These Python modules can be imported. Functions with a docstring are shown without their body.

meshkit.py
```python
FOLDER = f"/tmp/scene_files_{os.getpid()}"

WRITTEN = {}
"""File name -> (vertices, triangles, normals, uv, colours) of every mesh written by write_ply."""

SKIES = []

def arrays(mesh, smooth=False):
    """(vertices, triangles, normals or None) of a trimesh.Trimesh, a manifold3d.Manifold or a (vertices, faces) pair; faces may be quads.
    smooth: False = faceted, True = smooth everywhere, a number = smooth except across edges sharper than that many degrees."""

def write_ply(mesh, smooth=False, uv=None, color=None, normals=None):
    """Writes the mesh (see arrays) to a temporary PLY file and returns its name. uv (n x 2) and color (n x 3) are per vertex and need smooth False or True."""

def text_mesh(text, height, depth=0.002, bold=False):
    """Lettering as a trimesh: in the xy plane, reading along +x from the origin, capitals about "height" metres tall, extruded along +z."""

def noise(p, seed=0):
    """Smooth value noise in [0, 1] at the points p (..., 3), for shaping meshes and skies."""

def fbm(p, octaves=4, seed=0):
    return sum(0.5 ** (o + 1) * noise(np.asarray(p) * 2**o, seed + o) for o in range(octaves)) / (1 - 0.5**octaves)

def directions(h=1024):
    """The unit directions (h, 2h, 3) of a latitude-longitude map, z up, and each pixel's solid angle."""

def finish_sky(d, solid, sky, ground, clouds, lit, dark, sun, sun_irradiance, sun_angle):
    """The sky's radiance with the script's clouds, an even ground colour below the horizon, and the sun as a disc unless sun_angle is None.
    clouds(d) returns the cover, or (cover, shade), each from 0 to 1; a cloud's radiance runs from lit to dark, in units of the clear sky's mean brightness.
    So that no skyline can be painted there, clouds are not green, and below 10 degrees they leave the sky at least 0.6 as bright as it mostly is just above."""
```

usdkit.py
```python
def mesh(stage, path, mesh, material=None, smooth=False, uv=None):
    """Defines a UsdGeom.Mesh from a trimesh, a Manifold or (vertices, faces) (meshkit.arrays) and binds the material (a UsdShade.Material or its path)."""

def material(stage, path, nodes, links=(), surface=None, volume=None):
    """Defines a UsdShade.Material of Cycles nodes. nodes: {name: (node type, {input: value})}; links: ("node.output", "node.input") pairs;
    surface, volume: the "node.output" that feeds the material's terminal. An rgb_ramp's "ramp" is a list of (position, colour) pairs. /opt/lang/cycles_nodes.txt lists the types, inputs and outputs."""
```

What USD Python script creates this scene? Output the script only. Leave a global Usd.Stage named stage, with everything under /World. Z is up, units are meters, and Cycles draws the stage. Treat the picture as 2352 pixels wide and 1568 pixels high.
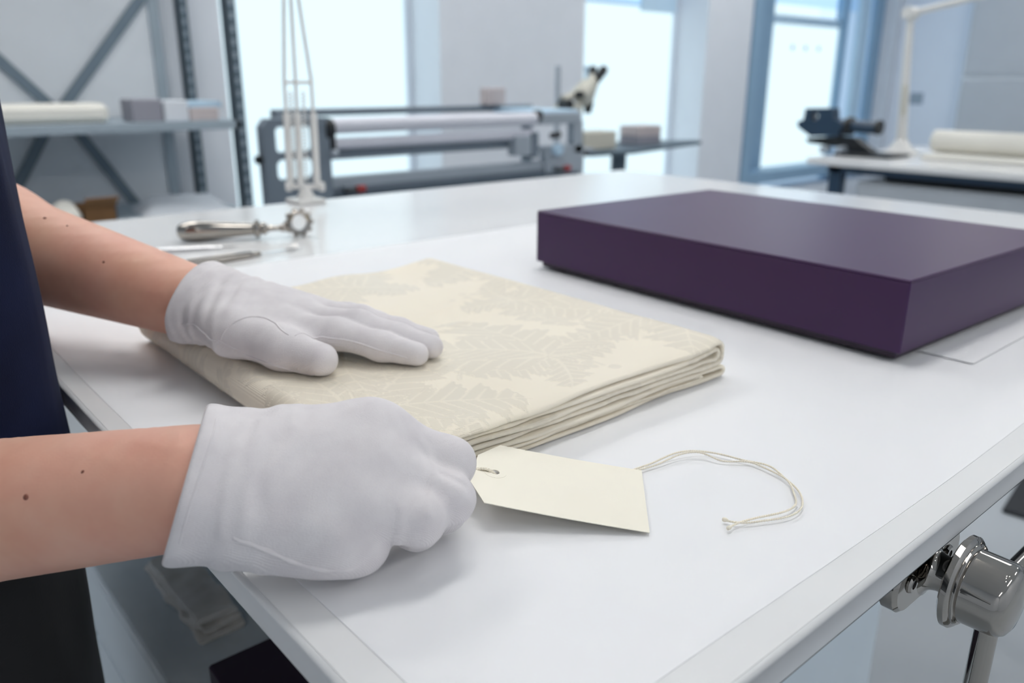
import math, random
import numpy as np, trimesh, usdkit, meshkit
from pxr import Usd, UsdGeom, UsdLux, UsdShade, Gf, Sdf, Vt
from shapely.geometry import Polygon, Point, LineString, box as sbox
from shapely import affinity

random.seed(7)
rng = np.random.default_rng(7)
stage = Usd.Stage.CreateInMemory()
UsdGeom.SetStageUpAxis(stage, 'Z'); UsdGeom.SetStageMetersPerUnit(stage, 1.0)
UsdGeom.Xform.Define(stage, '/World'); UsdGeom.Scope.Define(stage, '/World/Looks')

# ------------------------------------------------------------------ camera, sky, exposure
EYE = np.array([0.0, 0.0, 1.17])
RIGHT = np.array([0.75622092, -0.65430546, 0.00377846])
DOWN = np.array([-0.19827689, -0.23465626, -0.95164212])
FWD = np.array([0.62355127, 0.7189025, -0.30718562])
cam = UsdGeom.Camera.Define(stage, '/World/Camera')
m = Gf.Matrix4d(1.0)
for i, v in enumerate((RIGHT, -DOWN, -FWD, EYE)):
    m.SetRow(i, Gf.Vec4d(*map(float, v), 1.0 if i == 3 else 0.0))
cam.AddTransformOp().Set(m)
cam.CreateHorizontalApertureAttr(36.0); cam.CreateVerticalApertureAttr(24.0)
cam.CreateFocalLengthAttr(1863.0 / 2352 * 36.0)
cam.CreateFStopAttr(5.6); cam.CreateFocusDistanceAttr(0.50)
cam.CreateClippingRangeAttr(Gf.Vec2f(0.02, 200))
EXPOSURE = 0.25
cam.CreateExposureAttr(EXPOSURE)
dome = UsdLux.DomeLight.Define(stage, '/World/Sky')
dome.CreateColorAttr(Gf.Vec3f(0.62, 0.82, 1.0)); dome.CreateIntensityAttr(0.35)
PANEL = 11.2      # radiance of the ceiling panels
SPOT = 40.0       # radiance of the small downlights
PANE = 1.05       # radiance of the backlit frosted window film

# ------------------------------------------------------------------ helpers
def S(r, g, b):
    f = lambda c: c / 12.92 if c <= 0.04045 else ((c + 0.055) / 1.055) ** 2.4
    return tuple(f(c / 255.0) for c in (r, g, b))

used = {}
def unique(parent, name):
    k = used.get((parent, name), -1) + 1
    used[(parent, name)] = k
    return f'{parent}/{name}' + (f'_{k:03d}' if k else '')

def keys(prim, **kw):
    for k, v in kw.items():
        if v: prim.SetCustomDataByKey(k, v)

origin = {}
def thing(name, label, cat, base=(0, 0, 0), group=None, kind=None):
    x = UsdGeom.Xform.Define(stage, unique('/World', name))
    x.AddTranslateOp().Set(Gf.Vec3d(*map(float, base)))
    keys(x.GetPrim(), label=label, category=cat, group=group, kind=kind)
    origin[str(x.GetPath())] = np.asarray(base, float)
    return x

def arr(mesh):
    if hasattr(mesh, 'to_mesh'):
        mm = mesh.to_mesh(); return trimesh.Trimesh(mm.vert_properties[:, :3], mm.tri_verts, process=False)
    if isinstance(mesh, (list,)):
        return trimesh.util.concatenate([arr(x) for x in mesh])
    if isinstance(mesh, tuple):
        v, f = np.asarray(mesh[0], float), np.asarray(mesh[1], int)
        if f.shape[1] == 4: f = np.vstack([f[:, [0, 1, 2]], f[:, [0, 2, 3]]])
        return trimesh.Trimesh(v, f, process=False)
    return mesh

def part(parent, name, mesh, mat, smooth=30, label=None, kind=None):
    """a mesh (world coordinates) as a child of a thing or of a part"""
    pp = str(parent.GetPath())
    path = unique(pp, name)
    o = origin[pp]
    mesh = arr(mesh).copy(); mesh.vertices = mesh.vertices - o
    g = usdkit.mesh(stage, path, mesh, mat, smooth)
    keys(g.GetPrim(), label=label, kind=kind)
    origin[path] = o
    return g

def solo(name, mesh, mat, label, cat, smooth=30, group=None, kind=None):
    path = unique('/World', name)
    g = usdkit.mesh(stage, path, arr(mesh), mat, smooth)
    keys(g.GetPrim(), label=label, category=cat, group=group, kind=kind)
    origin[path] = np.zeros(3)
    return g

def struct(name, mesh, mat, label, smooth=False, cat=None):
    return solo(name, mesh, mat, label, cat or name.split('_')[0], smooth, None, 'structure')

def bx(lo, hi, c=0.0):
    lo, hi = np.minimum(lo, hi).astype(float), np.maximum(lo, hi).astype(float)
    if c <= 0:
        b = trimesh.creation.box(hi - lo); b.apply_translation((lo + hi) / 2); return b
    c = min(c, (hi - lo).min() * 0.45)
    pts = []
    for sx in (0, 1):
        for sy in (0, 1):
            for sz in (0, 1):
                s = np.array([sx, sy, sz]); p = np.where(s, hi, lo); d = np.where(s, -1, 1) * c
                for k in range(3):
                    q = p + d; q[k] = p[k]; pts.append(q)
    return trimesh.convex.convex_hull(np.array(pts))

def frame_of(d):
    d = np.asarray(d, float); d = d / np.linalg.norm(d)
    a = np.array([0, 0, 1.0]) if abs(d[2]) < 0.9 else np.array([1.0, 0, 0])
    x = np.cross(a, d); x /= np.linalg.norm(x)
    return x, np.cross(d, x), d

def lathe(prof, base, axis=(0, 0, 1), n=32):
    """profile [(radius, height)] turned round the axis from base"""
    x, y, d = frame_of(axis); base = np.asarray(base, float)
    a = np.linspace(0, 2 * np.pi, n, endpoint=False)
    ring = np.cos(a)[:, None] * x + np.sin(a)[:, None] * y
    v, f = [], []
    for r, h in prof: v.append(base + d * h + ring * max(r, 1e-5))
    k = len(prof)
    for i in range(k - 1):
        for j in range(n):
            j2 = (j + 1) % n
            f.append((i * n + j, i * n + j2, (i + 1) * n + j2, (i + 1) * n + j))
    v = np.vstack(v); nv = len(v)
    v = np.vstack([v, base + d * prof[0][1], base + d * prof[-1][1]])
    f = np.array(f); tri = np.vstack([f[:, [0, 1, 2]], f[:, [0, 2, 3]]])
    if np.allclose(prof[0], prof[-1]): return trimesh.Trimesh(v[:nv], tri, process=False)
    caps = [(nv, (j + 1) % n, j) for j in range(n)] + [(nv + 1, (k - 1) * n + j, (k - 1) * n + (j + 1) % n) for j in range(n)]
    return trimesh.Trimesh(v, np.vstack([tri, np.array(caps)]), process=False)

def cyl(p, q, r, n=20, c=None):
    p, q = np.asarray(p, float), np.asarray(q, float); L = np.linalg.norm(q - p)
    c = min(r, L) * 0.12 if c is None else c
    return lathe([(r - c, 0), (r, c), (r, L - c), (r - c, L)], p, q - p, n)

def tube(path, r, n=10, close=False):
    P = np.asarray(path, float); N = len(P)
    r = np.broadcast_to(np.asarray(r, float), (N,))
    T = np.gradient(P, axis=0) if not close else np.roll(P, -1, 0) - np.roll(P, 1, 0)
    T /= np.linalg.norm(T, axis=1)[:, None]
    x, y, _ = frame_of(T[0]); xs = [x]
    for i in range(1, N):
        x = xs[-1] - T[i] * (xs[-1] @ T[i]); xs.append(x / np.linalg.norm(x))
    xs = np.array(xs); ys = np.cross(T, xs)
    a = np.linspace(0, 2 * np.pi, n, endpoint=False)
    V = P[:, None] + r[:, None, None] * (np.cos(a)[None, :, None] * xs[:, None] + np.sin(a)[None, :, None] * ys[:, None])
    V = V.reshape(-1, 3); f = []
    for i in range(N if close else N - 1):
        i2 = (i + 1) % N
        for j in range(n):
            j2 = (j + 1) % n
            f.append((i * n + j, i * n + j2, i2 * n + j2, i2 * n + j))
    f = np.array(f); tri = np.vstack([f[:, [0, 1, 2]], f[:, [0, 2, 3]]])
    if not close:
        k = len(V); V = np.vstack([V, P[0], P[-1]])
        tri = np.vstack([tri, [(k, (j + 1) % n, j) for j in range(n)], [(k + 1, (N - 1) * n + j, (N - 1) * n + (j + 1) % n) for j in range(n)]])
    return trimesh.Trimesh(V, tri, process=False)

def spline(pts, n=60):
    from scipy.interpolate import CubicSpline
    P = np.asarray(pts, float); t = np.r_[0, np.cumsum(np.linalg.norm(np.diff(P, axis=0), axis=1))]
    return CubicSpline(t, P, axis=0)(np.linspace(0, t[-1], n))

def prism(poly, origin_, ex, ey, depth):
    """polygon (2-D, possibly with holes) placed at origin_ along ex, ey and extruded along ex x ey"""
    g = trimesh.creation.extrude_polygon(poly, depth, engine='earcut')
    ex, ey = np.asarray(ex, float), np.asarray(ey, float); ez = np.cross(ex, ey)
    M = np.eye(4); M[:3, 0], M[:3, 1], M[:3, 2], M[:3, 3] = ex, ey, ez, origin_
    g.apply_transform(M); return g

def turn(mesh, deg, about, axis=(0, 0, 1)):
    g = arr(mesh).copy(); g.apply_transform(trimesh.transformations.rotation_matrix(math.radians(deg), axis, about)); return g

# --- signed-distance sculpting: smooth unions meshed by surface nets
def seg(p, a, b, ra, rb, sq=None):
    a, b = np.asarray(a, float), np.asarray(b, float); ab = b - a
    t = np.clip(((p - a) @ ab) / (ab @ ab), 0, 1)
    d = p - a - t[:, None] * ab
    if sq is not None:            # sq = (axis, factor): flatten along an axis
        ax, k = np.asarray(sq[0], float), sq[1]
        w = d @ ax; d = d + np.outer(w * (k - 1), ax)
    return np.sqrt((d * d).sum(1)) - (ra + (rb - ra) * t)

def ell(p, c, r, R=None):
    q = p - np.asarray(c, float)
    if R is not None: q = q @ np.asarray(R).T
    r = np.asarray(r, float); k0 = np.linalg.norm(q / r, axis=1); k1 = np.linalg.norm(q / r ** 2, axis=1)
    return k0 * (k0 - 1) / np.maximum(k1, 1e-9)

def smin(a, b, k):
    h = np.maximum(k - np.abs(a - b), 0) / k
    return np.minimum(a, b) - h * h * k * 0.25

def smax(a, b, k): return -smin(-a, -b, k)

def sdf_mesh(fn, lo, hi, h, newton=2):
    lo, hi = np.asarray(lo, float), np.asarray(hi, float)
    B = 4
    n = (np.ceil((hi - lo) / h / B).astype(int) + 1) * B
    cn = n // B + 1
    g = [lo[k] + np.arange(cn[k]) * h * B for k in range(3)]
    C = fn(np.stack(np.meshgrid(*g, indexing='ij'), -1).reshape(-1, 3)).reshape(cn)
    near = np.abs(C) < h * B * 2.2
    cell = np.zeros(cn - 1, bool)
    for a in (0, 1):
        for b in (0, 1):
            for c in (0, 1):
                cell |= near[a:cn[0] - 1 + a, b:cn[1] - 1 + b, c:cn[2] - 1 + c]
    F = np.repeat(np.repeat(np.repeat(C[:-1, :-1, :-1], B, 0), B, 1), B, 2)
    M = np.repeat(np.repeat(np.repeat(cell, B, 0), B, 1), B, 2)
    idx = np.argwhere(M)
    F[M] = np.concatenate([fn(lo + idx[i:i + 400000] * h) for i in range(0, len(idx), 400000)])
    ins = F < 0
    N = np.array(F.shape) - 1
    corner = [(a, b, c) for a in (0, 1) for b in (0, 1) for c in (0, 1)]
    sl = lambda A, o: A[o[0]:N[0] + o[0], o[1]:N[1] + o[1], o[2]:N[2] + o[2]]
    cnt = sum(sl(ins, o).astype(np.int8) for o in corner)
    act = (cnt > 0) & (cnt < 8)
    ci = np.argwhere(act); vid = -np.ones(N, int); vid[act] = np.arange(len(ci))
    acc = np.zeros((len(ci), 3)); num = np.zeros(len(ci))
    for a in corner:
        for ax in range(3):
            if a[ax]: continue
            b = list(a); b[ax] = 1
            fa, fb = F[tuple((ci + a).T)], F[tuple((ci + b).T)]
            x = (fa < 0) != (fb < 0)
            t = np.where(x, fa / np.where(x, fa - fb, 1), 0)
            p = np.tile(np.array(a, float), (len(ci), 1)); p[:, ax] = t
            acc[x] += p[x]; num[x] += 1
    V = lo + (ci + acc / num[:, None]) * h
    quads = []
    for ax in range(3):
        b, c = (ax + 1) % 3, (ax + 2) % 3
        A0 = [slice(0, s) for s in F.shape]; A1 = [slice(0, s) for s in F.shape]
        A0[ax] = slice(0, F.shape[ax] - 1); A1[ax] = slice(1, F.shape[ax])
        i0, i1 = ins[tuple(A0)], ins[tuple(A1)]
        e = np.argwhere(i0 != i1)
        e = e[(e[:, b] > 0) & (e[:, c] > 0) & (e[:, b] < N[b]) & (e[:, c] < N[c])]
        flip = i0[tuple(e.T)]
        def at(db, dc):
            q = e.copy(); q[:, b] -= db; q[:, c] -= dc; return vid[tuple(q.T)]
        q = np.stack([at(1, 1), at(0, 1), at(0, 0), at(1, 0)], 1)
        q = np.where(flip[:, None], q, q[:, ::-1])
        quads.append(q[(q >= 0).all(1)])
    Q = np.vstack(quads)
    for _ in range(newton):
        f0 = fn(V); e = h * 0.25
        G = np.stack([fn(V + e * np.eye(3)[k]) - fn(V - e * np.eye(3)[k]) for k in range(3)], 1) / (2 * e)
        step = f0[:, None] * G / np.maximum((G * G).sum(1), 0.2)[:, None]
        L = np.linalg.norm(step, axis=1); step *= np.minimum(1, h * 0.5 / np.maximum(L, 1e-9))[:, None]
        V = V - step
    return trimesh.Trimesh(V, np.vstack([Q[:, [0, 1, 2]], Q[:, [0, 2, 3]]]), process=False)

# ------------------------------------------------------------------ materials
LK = '/World/Looks/'
def plain(name, col, rough=0.5, metal=0.0, spec=0.5, bump=None, vary=0.0, vscale=6.0, **kw):
    """principled material with a slight tone variation and a fine grain"""
    n = {'p': ('principled_bsdf', dict(base_color=col, roughness=rough, metallic=metal, specular_ior_level=spec, **kw)),
         'tc': ('texture_coordinate', {})}
    l = []
    if vary:
        n['nz'] = ('noise_texture', {'scale': vscale, 'detail': 4.0})
        n['r'] = ('rgb_ramp', {'ramp': [(0.25, tuple(c * (1 - vary) for c in col)), (0.75, tuple(min(1, c * (1 + vary)) for c in col))]})
        l += [('tc.object', 'nz.vector'), ('nz.fac', 'r.fac'), ('r.color', 'p.base_color')]
    if bump:
        n['bn'] = ('noise_texture', {'scale': bump[0], 'detail': 2.0}); n['bp'] = ('bump', {'strength': bump[1], 'distance': bump[2]})
        l += [('tc.object', 'bn.vector'), ('bn.fac', 'bp.height'), ('bp.normal', 'p.normal')]
    return usdkit.material(stage, LK + name, n, l, 'p.BSDF')

def glow(name, col, strength):
    return usdkit.material(stage, LK + name, {'e': ('emission', {'color': col, 'strength': strength})}, [], 'e.emission')

M = {}
M['wall'] = plain('wall_paint', S(222, 227, 234), 0.75, vary=0.02, bump=(180, 0.1, 0.001))
M['wall_grey'] = plain('grey_panel', S(226, 231, 236), 0.6, vary=0.03)
M['ceiling'] = plain('ceiling_paint', S(238, 239, 240), 0.8, vary=0.02)
M['floor'] = plain('floor_vinyl', S(184, 190, 196), 0.38, vary=0.05, vscale=1.5, bump=(60, 0.05, 0.002))
M['laminate'] = plain('white_laminate', S(232, 233, 234), 0.2, vary=0.006, spec=0.5)
M['fascia'] = plain('edge_band', S(214, 216, 218), 0.35, vary=0.01)
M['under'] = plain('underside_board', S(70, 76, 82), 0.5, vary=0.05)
M['paper'] = plain('table_paper', S(238, 239, 242), 0.5, vary=0.006, vscale=9, bump=(700, 0.06, 0.0004))
M['purple'] = plain('purple_bookcloth', S(64, 35, 78), 0.42, spec=0.36, vary=0.04, vscale=5, bump=(1600, 0.12, 0.0003))
M['purple_dark'] = plain('purple_board', S(48, 34, 54), 0.5, vary=0.05)
M['chrome'] = plain('polished_nickel', (0.43, 0.40, 0.365), 0.06, 1.0, vary=0.02)
M['steel'] = plain('tool_steel', (0.72, 0.72, 0.73), 0.12, 1.0)
M['dark_hole'] = plain('dark_recess', S(28, 28, 30), 0.6)
M['tag'] = plain('cream_card', S(247, 242, 227), 0.6, vary=0.012, vscale=40, bump=(900, 0.08, 0.0003))
M['string'] = plain('cotton_string', S(244, 237, 220), 0.85, vary=0.05, vscale=300, sheen_weight=0.2)
M['white_metal'] = plain('white_enamel', S(226, 226, 224), 0.35, vary=0.01)
M['rack'] = plain('grey_rack_steel', S(160, 174, 184), 0.45, vary=0.04)
M['rack_dark'] = plain('dark_rack_steel', S(86, 102, 114), 0.5, vary=0.05)
M['brace'] = plain('brace_steel', S(116, 132, 144), 0.45, vary=0.04)
M['machine'] = plain('machine_grey', S(120, 132, 144), 0.42, vary=0.03)
M['machine_light'] = plain('machine_aluminium', S(170, 180, 190), 0.35, vary=0.03)
M['machine_dark'] = plain('machine_slate', S(68, 84, 100), 0.45, vary=0.03)
M['roll_white'] = plain('white_roller', S(222, 224, 234), 0.5, vary=0.02)
M['black'] = plain('black_plastic', S(26, 30, 34), 0.4, vary=0.05)
M['red'] = plain('red_knob', S(150, 30, 28), 0.4, vary=0.05)
M['cream_plastic'] = plain('cream_enamel', S(206, 204, 192), 0.4, vary=0.02)
M['cream_card'] = plain('pale_card', S(214, 210, 196), 0.7, vary=0.03)
M['pink_card'] = plain('pinkish_card', S(200, 190, 190), 0.7, vary=0.03)
M['grey_card'] = plain('grey_card', S(150, 150, 160), 0.7, vary=0.03)
M['brown'] = plain('brown_cardboard', S(140, 102, 66), 0.8, vary=0.08, vscale=20)
M['blue_dark'] = plain('blue_black_casting', S(44, 66, 88), 0.35, vary=0.06)
M['window_frame'] = plain('window_frame_white', S(214, 222, 232), 0.5, vary=0.01)
M['frame_blue'] = plain('blue_grey_frame', S(140, 172, 198), 0.5, vary=0.03)
M['blind'] = plain('pale_blue_blind', S(192, 220, 240), 0.6, vary=0.03)
M['door'] = plain('white_door', S(222, 229, 240), 0.5, vary=0.012)
M['cabinet'] = plain('grey_cabinet', S(184, 190, 197), 0.45, vary=0.02)
M['chest'] = plain('pale_blue_grey_chest', S(228, 240, 248), 0.35, vary=0.02)
M['trousers'] = plain('black_trousers', S(9, 9, 12), 0.85, vary=0.15, vscale=30, bump=(700, 0.2, 0.0006), sheen_weight=0.1)
M['shoe'] = plain('black_shoe', S(24, 24, 26), 0.4, vary=0.05)
M['sole'] = plain('grey_sole', S(90, 92, 96), 0.8)
M['mat'] = plain('black_rubber', S(36, 40, 46), 0.7, vary=0.05)
M['foam'] = plain('ivory_padding', S(232, 230, 222), 0.8, vary=0.03, bump=(400, 0.1, 0.0006))
M['hair'] = plain('brown_hair', S(58, 42, 34), 0.5, vary=0.2, vscale=80)
M['lamp_lens'] = plain('opal_lens', S(240, 240, 236), 0.4)
M['print'] = plain('grey_print', S(150, 164, 178), 0.6)

def shirt_mat():
    n = {'tc': ('texture_coordinate', {}), 'nz': ('noise_texture', {'scale': 900.0, 'detail': 2.0}), 'n2': ('noise_texture', {'scale': 14.0, 'detail': 3.0}),
         'r': ('rgb_ramp', {'ramp': [(0.3, S(11, 17, 42)), (0.7, S(19, 27, 58))]}),
         'b': ('bump', {'strength': 0.35, 'distance': 0.0006}),
         'p': ('principled_bsdf', {'roughness': 0.9, 'specular_ior_level': 0.2, 'sheen_weight': 0.04, 'sheen_roughness': 0.5, 'sheen_tint': S(110, 130, 190)})}
    return usdkit.material(stage, LK + 'navy_cotton', n, [('tc.object', 'nz.vector'), ('tc.object', 'n2.vector'), ('n2.fac', 'r.fac'), ('r.color', 'p.base_color'), ('nz.fac', 'b.height'), ('b.normal', 'p.normal')], 'p.BSDF')
M['shirt'] = shirt_mat()

def glove_mat():
    n = {'tc': ('texture_coordinate', {}),
         'w': ('wave_texture', {'scale': 520.0, 'distortion': 2.0, 'detail': 2.0, 'detail_scale': 2.0, 'wave_type': 'bands', 'bands_direction': 'diagonal'}),
         'nz': ('noise_texture', {'scale': 1100.0, 'detail': 3.0}), 'n2': ('noise_texture', {'scale': 60.0, 'detail': 3.0}),
         'r': ('rgb_ramp', {'ramp': [(0.3, S(226, 221, 224)), (0.7, S(236, 232, 234))]}),
         'mx': ('mix_float', {'fac': 0.6}),
         'b': ('bump', {'strength': 0.45, 'distance': 0.0008}),
         'p': ('principled_bsdf', {'roughness': 0.9, 'sheen_weight': 0.25, 'sheen_roughness': 0.4})}
    return usdkit.material(stage, LK + 'white_cotton_knit', n, [('tc.object', 'w.vector'), ('tc.object', 'nz.vector'), ('tc.object', 'n2.vector'), ('n2.fac', 'r.fac'), ('r.color', 'p.base_color'),
        ('w.fac', 'mx.a'), ('nz.fac', 'mx.b'), ('mx.result', 'b.height'), ('b.normal', 'p.normal')], 'p.BSDF')
M['glove'] = glove_mat()
M['mole'] = plain('mole_brown', S(138, 84, 70), 0.6)

def skin_mat():
    n = {'tc': ('texture_coordinate', {}), 'n1': ('noise_texture', {'scale': 38.0, 'detail': 5.0, 'roughness': 0.6}), 'n2': ('noise_texture', {'scale': 11.0, 'detail': 2.0}),
         'n3': ('noise_texture', {'scale': 900.0, 'detail': 3.0}),
         'r1': ('rgb_ramp', {'ramp': [(0.3, S(222, 160, 138)), (0.55, S(230, 176, 152)), (0.75, S(234, 188, 164))]}),
         'r2': ('rgb_ramp', {'ramp': [(0.35, S(236, 176, 160)), (0.65, S(224, 172, 142))]}),
         'mx': ('mix', {'fac': 0.4}),
         'v': ('voronoi_texture', {'scale': 26.0, 'feature': 'f1'}), 'vl': ('math', {'math_type': 'less_than', 'value2': 0.055}),
         'vc': ('separate_color', {}), 'vg': ('math', {'math_type': 'greater_than', 'value2': 0.86}), 'vm': ('math', {'math_type': 'multiply'}), 'vf': ('math', {'math_type': 'multiply', 'value2': 0.6}),
         'mole': ('mix', {'color2': S(120, 66, 54)}),
         'b': ('bump', {'strength': 0.18, 'distance': 0.0004}),
         'p': ('principled_bsdf', {'roughness': 0.5, 'subsurface_weight': 0.12, 'subsurface_radius': (0.006, 0.002, 0.001), 'subsurface_scale': 1.0, 'subsurface_method': 'burley', 'sheen_weight': 0.08})}
    return usdkit.material(stage, LK + 'skin', n, [('tc.object', 'n1.vector'), ('tc.object', 'n2.vector'), ('tc.object', 'n3.vector'), ('tc.object', 'v.vector'),
        ('n1.fac', 'r1.fac'), ('n2.fac', 'r2.fac'), ('r1.color', 'mx.color1'), ('r2.color', 'mx.color2'),
        ('v.distance', 'vl.value1'), ('v.color', 'vc.color'), ('vc.r', 'vg.value1'), ('vl.value', 'vm.value1'), ('vg.value', 'vm.value2'), ('vm.value', 'vf.value1'),
        ('mx.color', 'mole.color1'), ('vf.value', 'mole.fac'), ('mole.color', 'p.base_color'), ('n3.fac', 'b.height'), ('b.normal', 'p.normal')], 'p.BSDF')
M['skin'] = skin_mat()

def damask_mat(name, ground, leaf):
    n = {'a': ('attribute', {'attribute': 'damask'}), 'sc': ('separate_color', {}), 'tc': ('texture_coordinate', {}),
         'cl': ('mix', {'color1': ground, 'color2': leaf}),
         'rg': ('map_range', {'to_min': 0.62, 'to_max': 0.34}),
         'w1': ('wave_texture', {'scale': 340.0, 'bands_direction': 'x', 'distortion': 0.6, 'detail': 1.0}),
         'w2': ('wave_texture', {'scale': 340.0, 'bands_direction': 'y', 'distortion': 0.6, 'detail': 1.0}),
         'mw': ('mix_float', {}), 'nz': ('noise_texture', {'scale': 800.0, 'detail': 3.0}), 'mh': ('mix_float', {'fac': 0.5}),
         'b': ('bump', {'strength': 0.45, 'distance': 0.0006}), 'b2': ('bump', {'strength': 0.6, 'distance': 0.0006, 'invert': True}),
         'n2': ('noise_texture', {'scale': 7.0, 'detail': 3.0}), 'tone': ('rgb_ramp', {'ramp': [(0.3, (0.965, 0.955, 0.93)), (0.7, (1, 1, 1))]}), 'mt': ('mix', {'mix_type': 'multiply', 'fac': 1.0}),
         'p': ('principled_bsdf', {'sheen_weight': 0.12, 'specular_ior_level': 0.5})}
    return usdkit.material(stage, LK + name, n, [('a.color', 'sc.color'), ('sc.r', 'cl.fac'), ('sc.r', 'rg.value'), ('rg.result', 'p.roughness'),
        ('tc.object', 'w1.vector'), ('tc.object', 'w2.vector'), ('tc.object', 'nz.vector'), ('tc.object', 'n2.vector'),
        ('sc.r', 'mw.fac'), ('w1.fac', 'mw.a'), ('w2.fac', 'mw.b'), ('mw.result', 'mh.a'), ('nz.fac', 'mh.b'), ('mh.result', 'b.height'),
        ('sc.g', 'b2.height'), ('b.normal', 'b2.normal'), ('b2.normal', 'p.normal'),
        ('n2.fac', 'tone.fac'), ('cl.color', 'mt.color1'), ('tone.color', 'mt.color2'), ('mt.color', 'p.base_color')], 'p.BSDF')
M['damask'] = damask_mat('ivory_damask', S(250, 242, 225), S(240, 232, 215))
M['pane'] = glow('frosted_backlit_pane', (0.72, 0.91, 1.0), PANE)
M['panel'] = glow('led_diffuser', (1.0, 0.985, 0.96), PANEL)
M['spot'] = glow('downlight_lens', (1.0, 0.97, 0.92), SPOT)
M['glass'] = usdkit.material(stage, LK + 'clear_glass', {'t': ('transparent_bsdf', {'color': (0.86, 0.94, 1.0)}), 'g': ('glossy_bsdf', {'roughness': 0.02, 'color': (1, 1, 1)}), 'm': ('mix_closure', {'fac': 0.08})},
    [('t.BSDF', 'm.closure1'), ('g.BSDF', 'm.closure2')], 'm.closure')

# ------------------------------------------------------------------ the room
YW, YP = 4.0, 4.31        # inner face of the window wall, plane of the panes
XR, XL, YF, ZC = 8.6, -3.0, -3.0, 3.0
struct('floor', bx((XL - .2, YF - .2, -0.1), (XR + .2, YP + .3, 0)), M['floor'], 'grey vinyl floor seen under the table at lower right')
struct('ceiling', bx((XL - .2, YF - .2, ZC), (XR + .2, YP + .3, ZC + .1)), M['ceiling'], 'pale grey ceiling above the workroom')
wl = lambda x0, x1, z0=0, z1=ZC: bx((x0, YW, z0), (x1, YP + .25, z1))
struct('wall_back', [wl(XL, 1.64), wl(2.915, 4.09), wl(5.415, 6.0), wl(8.45, XR + .2), wl(1.64, 2.915, 0, .12), wl(4.09, 5.415, 0, .30), wl(6.0, 8.45, 0, .22),
                     wl(1.64, 2.915, 2.7, ZC), wl(4.09, 5.415, 2.7, ZC), wl(6.0, 8.45, 2.7, ZC)], M['wall'], 'white painted window wall with deep reveals at the back of the room')
struct('wall_left', bx((XL - .2, YF - .2, 0), (XL, YP + .25, ZC)), M['wall'], 'white wall beyond the left edge of the frame')
struct('wall_front', bx((XL, YF - .2, 0), (XR, YF, ZC)), M['wall'], 'white wall behind the viewer')
struct('wall_right', bx((XR, YF - .2, 0), (XR + .2, YP + .25, ZC)), M['wall'], 'white wall at the right behind the grey cabinets')

def window(n, x0, x1, z0, label, film_top=None):
    w = thing(f'window_{n}', label, 'window', ((x0 + x1) / 2, YP, z0), kind='structure')
    fr = .035
    part(w, 'frame', [bx((x0, YP - .03, z0), (x0 + fr, YP + .04, 2.7)), bx((x1 - fr, YP - .03, z0), (x1, YP + .04, 2.7)), bx((x0, YP - .03, z0), (x1, YP + .04, z0 + fr)), bx((x0, YP - .03, 2.7 - fr), (x1, YP + .04, 2.7))], M['window_frame'])
    part(w, 'frosted_pane', bx((x0 + fr, YP, z0 + fr), (x1 - fr, YP + .008, film_top or 2.7 - fr)), M['pane'], False)
    if film_top:
        part(w, 'glass_pane', bx((x0 + fr, YP, film_top), (x1 - fr, YP + .008, 2.7 - fr)), M['glass'], False)
        part(w, 'transom', bx((x0 + fr, YP - .01, film_top - .006), (x1 - fr, YP + .02, film_top + .006)), M['frame_blue'])
    return w
window(1, 1.64, 2.915, .12, 'tall frosted window behind the white task lamp, glowing white')
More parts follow.
